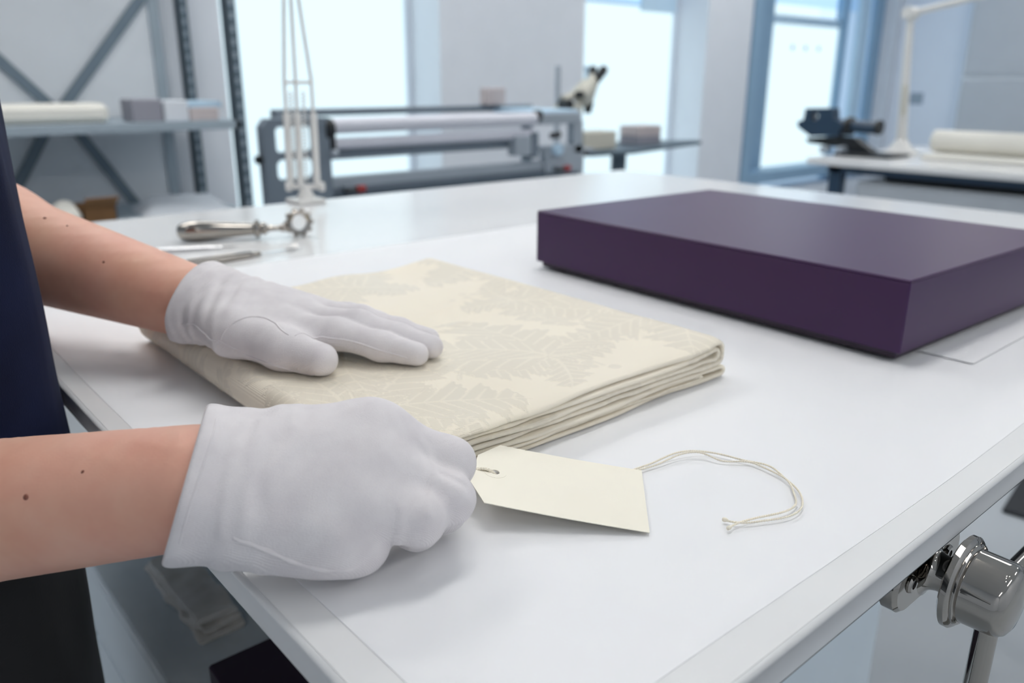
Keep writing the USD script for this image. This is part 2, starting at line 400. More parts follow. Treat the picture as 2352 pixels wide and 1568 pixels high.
w2 = window(2, 4.09, 5.415, .30, 'frosted window behind the microscope with clear glass at its top', 1.70)
part(w2, 'window_blind', [bx((4.95, YP - .05, 1.66), (5.36, YP - .03, 2.6), .004)], M['blind'])
w3 = thing('window_3', 'blue framed window with a bright frosted pane behind the dark clamp head', 'window', (7.2, YP, .22), kind='structure')
part(w3, 'post', bx((6.06, YW + .02, .22), (6.18, YP, 2.7), .004), M['frame_blue'])
part(w3, 'post', bx((6.40, YP - .05, .22), (6.72, YP + .04, 2.7), .004), M['frame_blue'])
part(w3, 'frosted_pane', bx((6.72, YP, .40), (7.93, YP + .008, 1.655)), M['pane'], False)
part(w3, 'frosted_pane', bx((6.72, YP, 1.73), (7.55, YP + .008, 1.82)), M['pane'], False)
part(w3, 'transom', bx((6.72, YP - .01, 1.655), (7.93, YP + .03, 1.73), .003), M['blind'])
part(w3, 'glass_pane', bx((6.18, YP, 1.82), (8.45, YP + .008, 2.7)), M['glass'], False)
part(w3, 'glass_pane', bx((6.18, YP, .22), (6.40, YP + .008, 1.82)), M['glass'], False)
for xx in (7.14, 7.365, 7.60):
    part(w3, 'printed_mark', lathe([(.022, 0), (.022, .003)], (xx, YP - .003, 1.46), (0, 1, 0), 12), M['print'])
part(w3, 'sill', bx((6.06, YW + .06, .30), (8.45, YP + .03, .40), .004), M['frame_blue'])
part(w3, 'post', bx((7.93, YP - .05, .22), (8.02, YP + .04, 2.7), .004), M['frame_blue'])
part(w3, 'window_blind', bx((8.05, YP - .16, .40), (8.22, YP - .10, 2.7), .01), M['blind'])
part(w3, 'window_blind', bx((8.27, YP - .20, .40), (8.43, YP - .14, 2.7), .01), M['frame_blue'])
d1 = thing('door_1', 'white door with a small grey notice at right behind the lamp stand', 'door', (8.6, 3.65, 0), kind='structure')
part(d1, 'door_leaf', bx((8.55, 3.27, 0), (8.60, 4.0, 2.3), .004), M['door'])
part(d1, 'door_frame', bx((8.53, 3.235, 0), (8.60, 3.27, 2.35), .003), M['frame_blue'])
part(d1, 'notice', bx((8.545, 3.67, .95), (8.55, 3.80, 1.06)), M['print'])
cab = thing('storage_cabinet', 'tall grey storage cabinet with two stacked doors at far right', 'cabinet', (8.4, 2.3, 0))
part(cab, 'carcass', bx((8.27, 1.3, 0), (8.60, 3.23, 2.6)), M['wall_grey'])
for i, (za, zb) in enumerate(((.02, 1.185), (1.225, 2.55))):
    for ya, yb in ((1.32, 2.25), (2.27, 3.215)):
        part(cab, 'door', bx((8.245, ya, za), (8.27, yb, zb), .005), M['cabinet'])

# ceiling lamps
panel_spots = [(0.9, 0.7), (-1.9, -1.9), (0.9, -2.1), (3.4, -1.9), (0.2, 2.5), (1.3, 3.1), (3.0, 2.6), (4.6, 0.9), (6.8, 2.4), (5.2, 3.1), (6.4, -1.2)]
for i, (x, y) in enumerate(panel_spots):
    t = thing('ceiling_panel_light', 'long flat white LED panel set in the ceiling', 'ceiling light', (x, y, ZC), 'LED panels in the ceiling')
    part(t, 'frame', [bx((x - .62, y - .17, ZC - .02), (x + .62, y - .15, ZC)), bx((x - .62, y + .15, ZC - .02), (x + .62, y + .17, ZC)), bx((x - .62, y - .15, ZC - .02), (x - .60, y + .15, ZC)), bx((x + .60, y - .15, ZC - .02), (x + .62, y + .15, ZC))], M['white_metal'])
    part(t, 'diffuser', bx((x - .60, y - .15, ZC - .012), (x + .60, y + .15, ZC - .004)), M['panel'], False)
for i, (x, y) in enumerate([(.7, -.5), (.95, -.35), (.35, -.9), (1.2, -.9), (-.5, 1.2), (-.8, .9), (.9, 1.2), (3.1, 1.2)]):
    t = thing('ceiling_spot_light', 'small round white recessed downlight in the ceiling', 'ceiling light', (x, y, ZC), 'round downlights in the ceiling')
    part(t, 'trim_ring', lathe([(.045, -.006), (.06, -.006), (.06, 0), (.045, 0), (.045, -.006)], (x, y, ZC), (0, 0, 1), 24), M['white_metal'])
    part(t, 'lens', lathe([(.044, -.004), (.044, 0)], (x, y, ZC), (0, 0, 1), 24), M['spot'], False)

# ------------------------------------------------------------------ the work table
TZ = 0.92
TX0, TX1, TY0, TY1 = 0.133, 1.82, 0.1534, 1.614
tb = thing('work_table', 'large white laminate work table with rounded edge band in the foreground', 'table', ((TX0 + TX1) / 2, (TY0 + TY1) / 2, 0))
def slab_profile():
    e, t = 0.0035, 0.019
    pts = []
    for k in range(5):
        a = math.pi / 2 * k / 4
        pts.append((e - e * math.cos(a) * 1.0, -e + e * math.sin(a)))
    return pts, t
def rounded_slab(x0, x1, y0, y1, zt, t, e, n=5):
    rings = [(0.0008, zt - t), (0, zt - t + 0.0008)] + [(e * (1 - math.cos(math.pi / 2 * k / n)), zt - e + e * math.sin(math.pi / 2 * k / n)) for k in range(n + 1)]
    V, F = [], []
    for i, z in rings:
        V += [(x0 + i, y0 + i, z), (x1 - i, y0 + i, z), (x1 - i, y1 - i, z), (x0 + i, y1 - i, z)]
    for r in range(len(rings) - 1):
        for j in range(4):
            F.append((r * 4 + j, r * 4 + (j + 1) % 4, r * 4 + 4 + (j + 1) % 4, r * 4 + 4 + j))
    k = 4 * (len(rings) - 1); F += [(k, k + 1, k + 2, k + 3), (3, 2, 1, 0)]
    return (V, F)
part(tb, 'edge_band', rounded_slab(TX0, TX1, TY0, TY1, TZ, 0.019, 0.003), M['fascia'], 40)
part(tb, 'tabletop', bx((TX0 + .0032, TY0 + .0032, TZ - .006), (TX1 - .0032, TY1 - .0032, TZ + .0003)), M['laminate'])
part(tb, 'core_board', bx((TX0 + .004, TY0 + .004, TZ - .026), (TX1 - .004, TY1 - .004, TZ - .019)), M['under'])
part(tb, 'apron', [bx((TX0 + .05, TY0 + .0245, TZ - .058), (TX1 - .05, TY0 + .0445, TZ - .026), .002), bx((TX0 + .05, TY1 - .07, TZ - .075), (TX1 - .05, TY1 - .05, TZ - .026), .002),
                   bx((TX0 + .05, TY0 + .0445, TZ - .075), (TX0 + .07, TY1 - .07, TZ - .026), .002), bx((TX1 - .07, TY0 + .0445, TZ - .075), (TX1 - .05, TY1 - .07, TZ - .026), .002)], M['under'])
for x, y in ((TX1 - .08, TY0 + .10), (TX1 - .08, TY1 - .08), (TX0 + .10, TY1 - .08)):
    part(tb, 'leg', bx((x - .03, y - .03, 0), (x + .03, y + .03, TZ - .03), .004), M['rack'])

# big sheet of white paper over the top, slightly wavy along its front edge
def sheet():
    nx, ny = 150, 120
    x = np.linspace(0, 1, nx); y = np.linspace(0, 1, ny)
    X, Y = np.meshgrid(x, y, indexing='ij')
    px = 0.153 + X * (1.10 - 0.153); 
    lo = 0.1765 + 0.002 * np.sin(px * 9) * np.exp(-0 * px); hi = 1.088 - 0.010 * (px - .153)
    py = lo + Y * (hi - lo); px = px + 0.0025 * np.sin(py * 7.0)
    edge = np.minimum.reduce([py - lo, hi - py, px - .153, 1.10 - px])
    pz = TZ + 0.00055 + 0.0012 * np.exp(-((edge - .006) / .0035) ** 2) * (0.6 + 0.4 * np.sin(px * 31 + py * 23)) + 0.0002 * meshkit.noise(np.stack([px * 9, py * 9, px * 0], -1))
    V = np.stack([px, py, pz], -1).reshape(-1, 3); Vb = V.copy(); Vb[:, 2] = TZ + 0.0003
    F = []
    I = np.arange(nx * ny).reshape(nx, ny)
    top = np.stack([I[:-1, :-1], I[1:, :-1], I[1:, 1:], I[:-1, 1:]], -1).reshape(-1, 4)
    rim = np.concatenate([I[:, 0], I[-1, 1:], I[::-1, -1][1:], I[0, ::-1][1:]])
    n = nx * ny
    side = np.stack([rim[:-1] + n, rim[1:] + n, rim[1:], rim[:-1]], -1)
    return (np.vstack([V, Vb]), np.vstack([top, side, top[:, ::-1] + n]))
solo('paper_sheet', sheet(), M['paper'], 'large thin white paper sheet spread over the table under the folded cloth', 'paper', 60)
solo('paper_sheet', bx((0.785, 0.255, TZ + .0016), (1.42, 0.60, TZ + .0020)), M['paper'], 'small overlapping white paper lying partly under the right end of the purple box', 'paper', 30)

# ------------------------------------------------------------------ purple archive box
def purple_box():
    t = thing('archive_box', 'flat purple lidded archival box standing on the white table at right', 'box', (0.93, 0.56, TZ))
    c = np.array([0.9265, 0.5503]); a = math.radians(-2.0)
    Lx, Ly, Hh = 0.372, 0.514, 0.0795
    z0 = TZ + .0036
    def rot(mesh): return turn(mesh, -math.degrees(a) * 0 - 2.0, (c[0], c[1], 0))
    base = bx((c[0] - Lx / 2 + .006, c[1] - Ly / 2 + .006, z0), (c[0] + Lx / 2 - .006, c[1] + Ly / 2 - .006, z0 + .05), .001)
    part(t, 'base_tray', rot(base), M['purple_dark'])
    zl, zh = z0 + .0075, TZ + Hh + .001
    x0, x1, y0, y1 = c[0] - Lx / 2, c[0] + Lx / 2, c[1] - Ly / 2, c[1] + Ly / 2
    w = .003
    lid = thing_like = None
    top = bx((x0, y0, zh - w), (x1, y1, zh), .0014)
    part(t, 'lid', rot(top), M['purple'])
    part(t, 'lid_side', rot(bx((x0, y0 + .0006, zl), (x0 + w, y1 - .0006, zh - w + .0006), .0006)), M['purple'])
    part(t, 'lid_side', rot(bx((x1 - w, y0 + .0006, zl), (x1, y1 - .0006, zh - w + .0006), .0006)), M['purple'])
    part(t, 'lid_side', rot(bx((x0 + .0006, y0, zl), (x1 - .0006, y0 + w, zh - w + .0006), .0006)), M['purple'])
    part(t, 'lid_side', rot(bx((x0 + .0006, y1 - w, zl), (x1 - .0006, y1, zh - w + .0006), .0006)), M['purple'])
purple_box()

# ------------------------------------------------------------------ the folded damask textile
CX0, CX1, CY0, CY1 = 0.2225, 0.5800, 0.3855, 0.8170
def leaf_field(P):
    """damask drawing: acanthus leaves, veins and scrolling stems; returns (leaf, relief) per point"""
    leafm = np.zeros(len(P)); rel = np.zeros(len(P))
    r = np.random.default_rng(23)
    def one(c, ang, L, W, bend, lobes):
        nonlocal leafm, rel
        d = P - np.asarray(c)
        near = (d * d).sum(1) < (L * 1.15) ** 2
        if not near.any(): return
        q = d[near]; ca, sa = math.cos(ang), math.sin(ang)
        a = q @ [ca, sa]; b = q @ [-sa, ca]
        b = b - bend * a * a / L
        s = a / L; ab = np.abs(b)
        s2 = s - 0.62 * ab / L * (1 - 0.5 * s) * 1.7
        ph = lobes * np.clip(s2, -.2, 1.2) ** 0.85 if False else lobes * s2
        saw = ph % 1.0
        env = np.clip(np.sin(np.pi * np.clip(s2 + .06, 0, 1) ** 0.72), 0, 1) ** 0.6
        lobe = np.where(saw < .82, np.clip(1 - saw / .82, 0, 1) ** 0.45, np.clip((saw - .82) / .18, 0, 1) ** 1.5)
        teeth = 0.05 * np.sin(ph * 2 * np.pi * 3.0)
        half = W * env * (0.40 + 0.60 * lobe + teeth * (saw < .8))
        ins = (ab < half) & (s > 0) & (s < 1)
        vein = (ab < 0.0013 * (1.3 - s)) | ((np.abs(saw - 0.36) < 0.030 * (.5 + 1.2 * (1 - ab / W))) & (ab < 0.72 * W * env)) | ((saw > .86) & (saw < .93) & (ab < .5 * W * env))
        vein &= ins
        lm = leafm[near]; rl = rel[near]
        edge = np.clip(1 - np.abs(ab - half) / 0.0012, 0, 1) * (s > 0.02) * (s < 0.98)
        lm = np.where(edge > .3, .1, lm); lm = np.where(ins & ~vein, 1.0, lm); lm = np.where(vein, 0.40, lm)
        rl = np.maximum(rl, np.where(vein, 0.5, 0.0)); rl = np.maximum(rl, edge * 0.8)
        leafm[near] = lm; rel[near] = rl
    def stem(pts, w):
        nonlocal leafm, rel
        c = spline(pts, 120)
        from scipy.spatial import cKDTree
        d, _ = cKDTree(c).query(P, distance_upper_bound=w * 4)
        d = np.where(np.isfinite(d), d, 1)
        leafm[:] = np.where(d < w, 0.85, leafm); leafm[:] = np.where((d > w) & (d < w * 1.5), 0.0, leafm)
        rel[:] = np.maximum(rel, np.clip(1 - np.abs(d - w) / .001, 0, 1))
    k = 0
    for gy in range(-1, 4):
        for gx in range(-2, 4):
            cx = gx * 0.185 + (gy % 2) * 0.092 + .015; cy = gy * 0.150 + 0.075
            base = (0.5 + 1.57 * (k % 4)) + r.uniform(-.25, .25); k += 1
            stem([(cx - .05 * math.cos(base), cy - .05 * math.sin(base)), (cx, cy), (cx + .05 * math.cos(base + .7), cy + .05 * math.sin(base + .7)), (cx + .09 * math.cos(base + 1.2), cy + .09 * math.sin(base + 1.2))], .0016)
            for j, (da, L, W) in enumerate(((2.5, .070, .024), (-2.5, .070, .024), (1.45, .095, .034), (-1.45, .095, .034), (.70, .120, .040), (-.70, .120, .040), (0, .135, .042))):
                one((cx + r.uniform(-.004, .004), cy + r.uniform(-.004, .004)), base + da + r.uniform(-.15, .15), L * r.uniform(.85, 1.15), W * r.uniform(.85, 1.1), r.choice([-1, 1]) * r.uniform(.15, .55), r.integers(4, 6))
            for j in range(4):
                a = base + 3.1 + r.uniform(-.6, .6); rr = r.uniform(.03, .065)
                pc = np.array([cx + rr * math.cos(a), cy + rr * math.sin(a)])
                d = np.linalg.norm(P - pc, axis=1); R = r.uniform(.003, .0055)
                leafm[:] = np.where(d < R, 0.9, leafm); rel[:] = np.maximum(rel, np.clip(1 - np.abs(d - R) / .001, 0, 1))
    return leafm, rel

def folded(levels, xl, xa, xb, dense, seed, xin, tk=0.0039):
    """one closed sheet of the folded stack. levels: heights of its four strands, bottom to top; xa, xb: where its upper and lower right-hand folds turn; xin: where the inner left fold turns"""
    fine, coarse = (0.00095, 0.0032) if dense else (0.003, 0.003)
    pts = []
    def line(p, q, h):
        n = max(2, int(np.linalg.norm(np.subtract(q, p)) / h)); pts.extend([np.add(p, np.subtract(q, p) * k / n) for k in range(n)])
    def arc(c, rx, rz, a0, a1, h):
        n = max(8, int(abs(a1 - a0) * max(abs(rx), rz) / h)); pts.extend([(c[0] + rx * math.cos(a0 + (a1 - a0) * k / n), c[1] + rz * math.sin(a0 + (a1 - a0) * k / n)) for k in range(n)])
    zb, zt = levels[0], levels[-1]
    R = (zt - zb) / 2; xlc = xl + R + tk / 2
    line((xlc, zt), (xa - .006, zt), fine)
    if len(levels) == 4:
        zi0, zi1 = levels[1:3]; rI = (zi1 - zi0) / 2
        arc((xa - .006, (zt + zi1) / 2), .006, (zt - zi1) / 2, math.pi / 2, -math.pi / 2, .0007)
        line((xa - .006, zi1), (xin, zi1), coarse)
        arc((xin, (zi0 + zi1) / 2), -rI, rI, math.pi / 2, -math.pi / 2, .0007)
        line((xin, zi0), (xb - .006, zi0), coarse)
        arc((xb - .006, (zi0 + zb) / 2), .006, (zi0 - zb) / 2, math.pi / 2, -math.pi / 2, .0007)
        line((xb - .006, zb), (xlc, zb), coarse)
    else:
        arc((xa - .006, (zt + zb) / 2), .006, R, math.pi / 2, -math.pi / 2, .0005)
        line((xa - .006, zb), (xlc, zb), coarse)
    n = max(10, int(math.pi * R / min(fine, R / 3))); cz = (zt + zb) / 2
    pts.extend([(xlc - R * math.sin(math.pi * k / n), cz - R * math.cos(math.pi * k / n)) for k in range(n)])
    C = np.array(pts, float); nu = len(C)
    # opening of the folds at the right-hand end
    end = np.clip((C[:, 0] - (CX1 - .050)) / .038, 0, 1) ** 1.3
    lift = np.interp(C[:, 1], [.0024, .0117, .0164, .0210, .0256, .0302], [0.0, -0.0012, -0.0006, -0.0012, 0.0042, 0.0046]) * end
    C[:, 1] += lift
    T = np.roll(C, -1, 0) - np.roll(C, 1, 0); T /= np.linalg.norm(T, axis=1)[:, None]
    Nn = np.stack([-T[:, 1], T[:, 0]], 1)
    s = np.r_[0, np.cumsum(np.linalg.norm(np.diff(C, axis=0), axis=1))]
    rr = tk / 2
    ny = int((CY1 - CY0) / (0.00095 if dense else .006)); yo = np.linspace(CY1 - rr, CY0 + rr, ny)
    a1 = np.linspace(0, np.pi, 9)
    sec = [(y, rr) for y in yo] + [(CY0 + rr - rr * math.sin(a), rr * math.cos(a)) for a in a1[1:]]
    nb = 40; sec += [(y, -rr) for y in np.linspace(CY0 + rr, CY1 - rr, nb)[1:]] + [(CY1 - rr + rr * math.sin(a), -rr * math.cos(a)) for a in a1[1:-1]]
    sec = np.array(sec); nv = len(sec)
    X = C[:, None, 0] + Nn[:, None, 0] * sec[None, :, 1]; Z = C[:, None, 1] + Nn[:, None, 1] * sec[None, :, 1]
    Y = np.broadcast_to(sec[None, :, 0], X.shape).copy()
    # each strand's hem wanders a little, front and back
    strand = np.interp(C[:, 1], [0, .034], [0, 9.0])
    jit = (meshkit.noise(np.stack([C[:, 0] * 14, strand * 1.7, np.full(nu, seed * 3.1)], 1)) - .5) * .008 + (meshkit.noise(np.stack([C[:, 0] * 45, strand * 1.3, np.full(nu, seed * 5.3)], 1)) - .5) * .0018
    jit = jit * np.clip((CX1 - .012 - C[:, 0]) / .02, 0, 1) + .0005 * (C[:, 1] < .014)
    wf = np.clip((CY0 + .03 - Y) / .03, 0, 1); wb = np.clip((Y - (CY1 - .03)) / .03, 0, 1)
    Y += jit[:, None] * (wf + wb)
    flat = np.stack([X, Y, Z], -1).reshape(-1, 3)
    st3 = np.stack([flat[:, 0] * 16, flat[:, 1] * 16, flat[:, 2] * 60], 1)
    dz = (meshkit.noise(st3, 3) - .5) * .0011
    w2 = (meshkit.noise(np.stack([flat[:, 0] * 30, flat[:, 1] * 7, flat[:, 2] * 190 + seed], 1), 5) - .5) * .0016
    fr = np.clip((CY0 + .05 - flat[:, 1]) / .05, 0, 1)
    up = np.clip(flat[:, 2] / .008, 0, 1)
    top = np.clip((flat[:, 2] - .024) / .008, 0, 1)
    # soft long creases running away from the pressing hand
    cr = 0.0011 * np.exp(-((flat[:, 1] - (.565 + .25 * (flat[:, 0] - .38))) / .006) ** 2) * np.clip((flat[:, 0] - .36) / .03, 0, 1) * np.clip((.55 - flat[:, 0]) / .08, 0, 1)
    cr += 0.0009 * np.exp(-((flat[:, 1] - (.61 + .35 * (flat[:, 0] - .40))) / .005) ** 2) * np.clip((flat[:, 0] - .38) / .03, 0, 1) * np.clip((.56 - flat[:, 0]) / .1, 0, 1)
    flat[:, 2] += (dz + w2 * (0.25 + 0.75 * fr)) * up + cr * top
    dr = np.clip((CY0 + .014 - flat[:, 1]) / .014, 0, 1.2) ** 2; flat[:, 2] -= .0030 * dr * np.clip(flat[:, 2] / .032, 0, 1)
    back = np.clip((flat[:, 1] - .70) / .11, 0, 1); flat[:, 2] += .0016 * np.sin(flat[:, 0] * 60) * back * top
    flat[:, 2] = np.maximum(flat[:, 2], .0003) + TZ + .0012
    I = np.arange(nu * nv).reshape(nu, nv); J = np.roll(I, -1, 0)
    F = np.stack([I, np.roll(I, -1, 1), np.roll(J, -1, 1), J], -1).reshape(-1, 4)
    SY = np.stack([np.broadcast_to(s[:, None], X.shape).ravel(), Y.ravel() - CY0], 1)
    loop = s[-1]; SY[:, 0] = np.where(SY[:, 0] > loop - .12, SY[:, 0] - loop, SY[:, 0])
    return flat, F, SY, nu, nv

def add_cloth():
    t = thing('folded_textile', 'thick folded ivory damask textile with leaf pattern under the flat gloved hand', 'textile', (.40, .60, TZ))
    for nm, args in (('outer_layer', ((.0024, .0117, .0164, .0302), CX0, .5790, .5835, True, 1, .2380)),
                     ('inner_layer', ((.0210, .0256), CX0 + .0060, .5735, 0, False, 2, 0)),
                     ('inner_flap', ((.0058, .0084), CX0 + .0060, .5520, 0, False, 3, 0, .0022))):
        V, F, SY, nu, nv = folded(*args)
        lf, rl = leaf_field(SY)
        V[:, 2] += 0.00022 * lf
        tri = np.vstack([F[:, [0, 2, 1]], F[:, [0, 3, 2]]])
        g = part(t, nm, trimesh.Trimesh(V, tri, process=False), M['damask'], True)
        pv = UsdGeom.PrimvarsAPI(g).CreatePrimvar('damask', Sdf.ValueTypeNames.Color3fArray, 'vertex')
        pv.Set(Vt.Vec3fArray.FromNumpy(np.stack([lf, rl, lf * 0], 1).astype(np.float32)))
add_cloth()

# ------------------------------------------------------------------ tag and its string
def add_tag():
    t = thing('paper_tag', 'blank cream card tag with clipped corners and a reinforced hole', 'tag', (.33, .30, TZ))
    BR, TR, BL, TL = np.array([.3285, .2575, TZ + .0024]), np.array([.3865, .3070, TZ + .0024]), np.array([.2544, .3344, TZ + .0185]), np.array([.3101, .3878, TZ + .0190])
    o = BL; ex = (BR - BL); L = np.linalg.norm(ex); ex /= L
    ey = TL - BL; ey -= ex * (ey @ ex); Wd = np.linalg.norm(ey); ey /= Wd
    c1, c2 = .0125, .0215
    outl = Polygon([(0, c2), (c1 * .9, 0), (L, 0), (L, Wd), (c1, Wd), (0, Wd - c2 * .95)])
    hole = Point(.0135, Wd * .5).buffer(.0028, 24)
    ring = Point(.0135, Wd * .5).buffer(.0072, 32).difference(hole)
    def curved(poly, z0, th):
        g = trimesh.creation.extrude_polygon(poly, th, engine='earcut')
        g = g.subdivide_to_size(.006)
        v = g.vertices.copy(); s = v[:, 0] / L
        n = np.cross(ex, ey)
        lift = -.0008 * np.sin(np.pi * np.clip(s, 0, 1))
        g.vertices = o + v[:, :1] * ex + v[:, 1:2] * ey + (v[:, 2:3] + z0 + lift[:, None]) * n
        return g
    part(t, 'card', curved(outl.difference(hole), 0, .0005), M['tag'], 30)
    part(t, 'reinforcing_ring', curved(ring, .0005, .00014), M['tag'], 30)
    return o, ex, ey, L, Wd
to, tex, tey, tL, tW = add_tag()
def string_thing():
    t = thing('tag_string', 'loose loop of twisted cream cotton string lying beside the tag', 'string', (.43, .28, TZ))
    paths = string_paths()
    for P in paths:
        c = spline(P, 420); c = np.asarray(c)
        T = np.gradient(c, axis=0); T /= np.linalg.norm(T, axis=1)[:, None]
        side = np.cross(T, [0, 0, 1]); side /= np.maximum(np.linalg.norm(side, axis=1), 1e-9)[:, None]; up = np.cross(side, T)
        s = np.r_[0, np.cumsum(np.linalg.norm(np.diff(c, axis=0), axis=1))]
        for k in range(2):
            a = s / .0032 * 2 * np.pi + k * np.pi
            q = c + .00034 * (np.cos(a)[:, None] * side + np.sin(a)[:, None] * up)
            part(t, 'strand', tube(q, .00048, 6), M['string'], True)
    for P in paths:
        e = np.asarray(P[-1], float); d = e - np.asarray(P[-2], float); d /= np.linalg.norm(d)
        part(t, 'knotted_end', lathe([(.0006, -.002), (.0012, -.0012), (.0014, 0), (.0012, .001), (.0007, .0014)], e, d, 10), M['string'], True)
SA = [(0.3791, 0.3156, 0.9232), (0.3992, 0.3137, 0.9232), (0.4224, 0.3098, 0.9252), (0.4431, 0.2958, 0.9232), (0.4465, 0.2866, 0.9232), (0.4499, 0.2739, 0.9232), (0.4548, 0.2612, 0.9232), (0.448, 0.2446, 0.9232), (0.44, 0.2304, 0.9232), (0.4284, 0.2196, 0.9232), (0.4176, 0.2148, 0.9232), (0.4017, 0.2162, 0.9232), (0.3884, 0.2224, 0.9232), (0.3769, 0.2296, 0.9232), (0.3728, 0.2376, 0.9232)]
SB = [(0.3768, 0.3143, 0.9232), (0.3994, 0.3101, 0.9232), (0.4265, 0.3054, 0.9252), (0.4333, 0.2987, 0.9252), (0.4369, 0.2859, 0.9232), (0.4488, 0.2732, 0.9232), (0.4498, 0.257, 0.9232), (0.4464, 0.242, 0.9232), (0.432, 0.2274, 0.9232), (0.42, 0.2197, 0.9232), (0.4077, 0.2199, 0.9232), (0.3927, 0.2252, 0.9232), (0.3805, 0.2291, 0.9232), (0.3737, 0.2304, 0.9232), (0.3669, 0.2305, 0.9232)]
def string_paths():
    n = np.cross(tex, tey); hc = to + tex * .0135 + tey * tW * .5 - n * .0013
    z = TZ + .0032
    pre = [(.2330, .3560, TZ + .0230), hc - tex * .0100 + n * .0022, hc - tex * .0030 + n * .0022, hc + tex * .0016 - n * .0008, hc + tex * .0080 - n * .0045, (.3050, .3300, TZ + .0060)]
    A = pre + [(.3500, .3150, z)] + SA
    B = [(.2345, .3545, TZ + .0215), hc - tex * .0100 + n * .0022 - tey * .0012, hc - tex * .0030 + n * .0022 - tey * .0012, hc + tex * .0012 - n * .0008 - tey * .0012, hc + tex * .0075 - n * .0050 - tey * .002, (.3040, .3270, TZ + .0060)] + [(.3500, .3130, z)] + SB
    return [A, B]

string_thing()

# ------------------------------------------------------------------ metal tools on the far part of the table
def add_tools():
    h0, h1 = np.array([.437, 1.322]), np.array([.560, 1.262]); d = (h1 - h0) / np.linalg.norm(h1 - h0)
    d3 = np.array([d[0], d[1], 0]); z = TZ + .0165
    b = np.array([h0[0], h0[1], z])
    t = thing('tracing_wheel', 'polished metal tracing wheel with a bulbous handle and toothed ring head', 'tool', b - [0, 0, .0165])
    part(t, 'handle', lathe([(.002, 0), (.009, .002), (.0135, .008), (.0158, .020), (.0160, .032), (.0148, .055), (.0122, .085), (.0100, .110), (.0098, .118), (.0075, .120)], b, d3, 36), M['chrome'], 40)
    part(t, 'collar', lathe([(.0075, .118), (.0135, .120), (.0150, .1235), (.0135, .127), (.0085, .129), (.0105, .134), (.0090, .138), (.0060, .140)], b, d3, 32), M['chrome'], 40)
    part(t, 'shank', lathe([(.0060, .139), (.0045, .148), (.0042, .158), (.0060, .160), (.0070, .165), (.0062, .170), (.0045, .174)], b, d3, 24), M['chrome'], 40)
    c = b + d3 * .190 + np.array([0, 0, .004]); ax = np.array([-.30, -.90, .10]); ax = ax / np.linalg.norm(ax)
    c[2] = TZ + .0245
    part(t, 'ring_head', lathe([(.0125, -.0075), (.0180, -.0080), (.0205, -.005), (.0205, .005), (.0180, .0080), (.0125, .0075), (.0118, 0), (.0125, -.0075)], c, ax, 40), M['chrome'], 40)
    x, y, _ = frame_of(ax)
    for k in range(10):
        a = 2 * np.pi * k / 10; p = c + .0205 * (math.cos(a) * x + math.sin(a) * y)
        part(t, 'tooth', trimesh.creation.icosphere(2, .0042).apply_translation(p), M['chrome'], True)
    def scalpel(label, p0, p1, hl, mat, r=.0042):
        p0, p1 = np.array([*p0, TZ + r + .0004]), np.array([*p1, TZ + .0028]); dd = p1 - p0; L = np.linalg.norm(dd)
        t = thing('scalpel', label, 'tool', p0 - [0, 0, .0042])
        part(t, 'handle', lathe([(.0022, 0), (r, .003), (r, hl * .6), (r * .85, hl * .93), (r * .5, hl)], p0, dd, 20), mat, 40)
        q = p0 + dd / L * hl; e = dd / L; s = np.cross([0, 0, 1], e)
        part(t, 'ferrule', lathe([(r * .5, 0), (r * .6, .004), (r * .4, .010)], q, e, 16), mat, 40)
        q2 = q + e * .008; w = r * .62
        poly = Polygon([(0, -w * .5), (L - hl - .02, -w), (L - hl - .008, 0), (L - hl - .02, w * .8), (0, w * .5)])
        part(t, 'blade', prism(poly, q2 - np.array([0, 0, .0004]), e, s, .0008), M['steel'])
    scalpel('slim steel spatula half hidden by the bare forearm, farther of two', (.330, 1.262), (.492, 1.214), .135, M['steel'], .0048)
    scalpel('slim bright steel scalpel with thin blade, nearer of two by the glove', (.378, 1.120), (.562, 1.144), .105, M['chrome'], .0064)
add_tools()

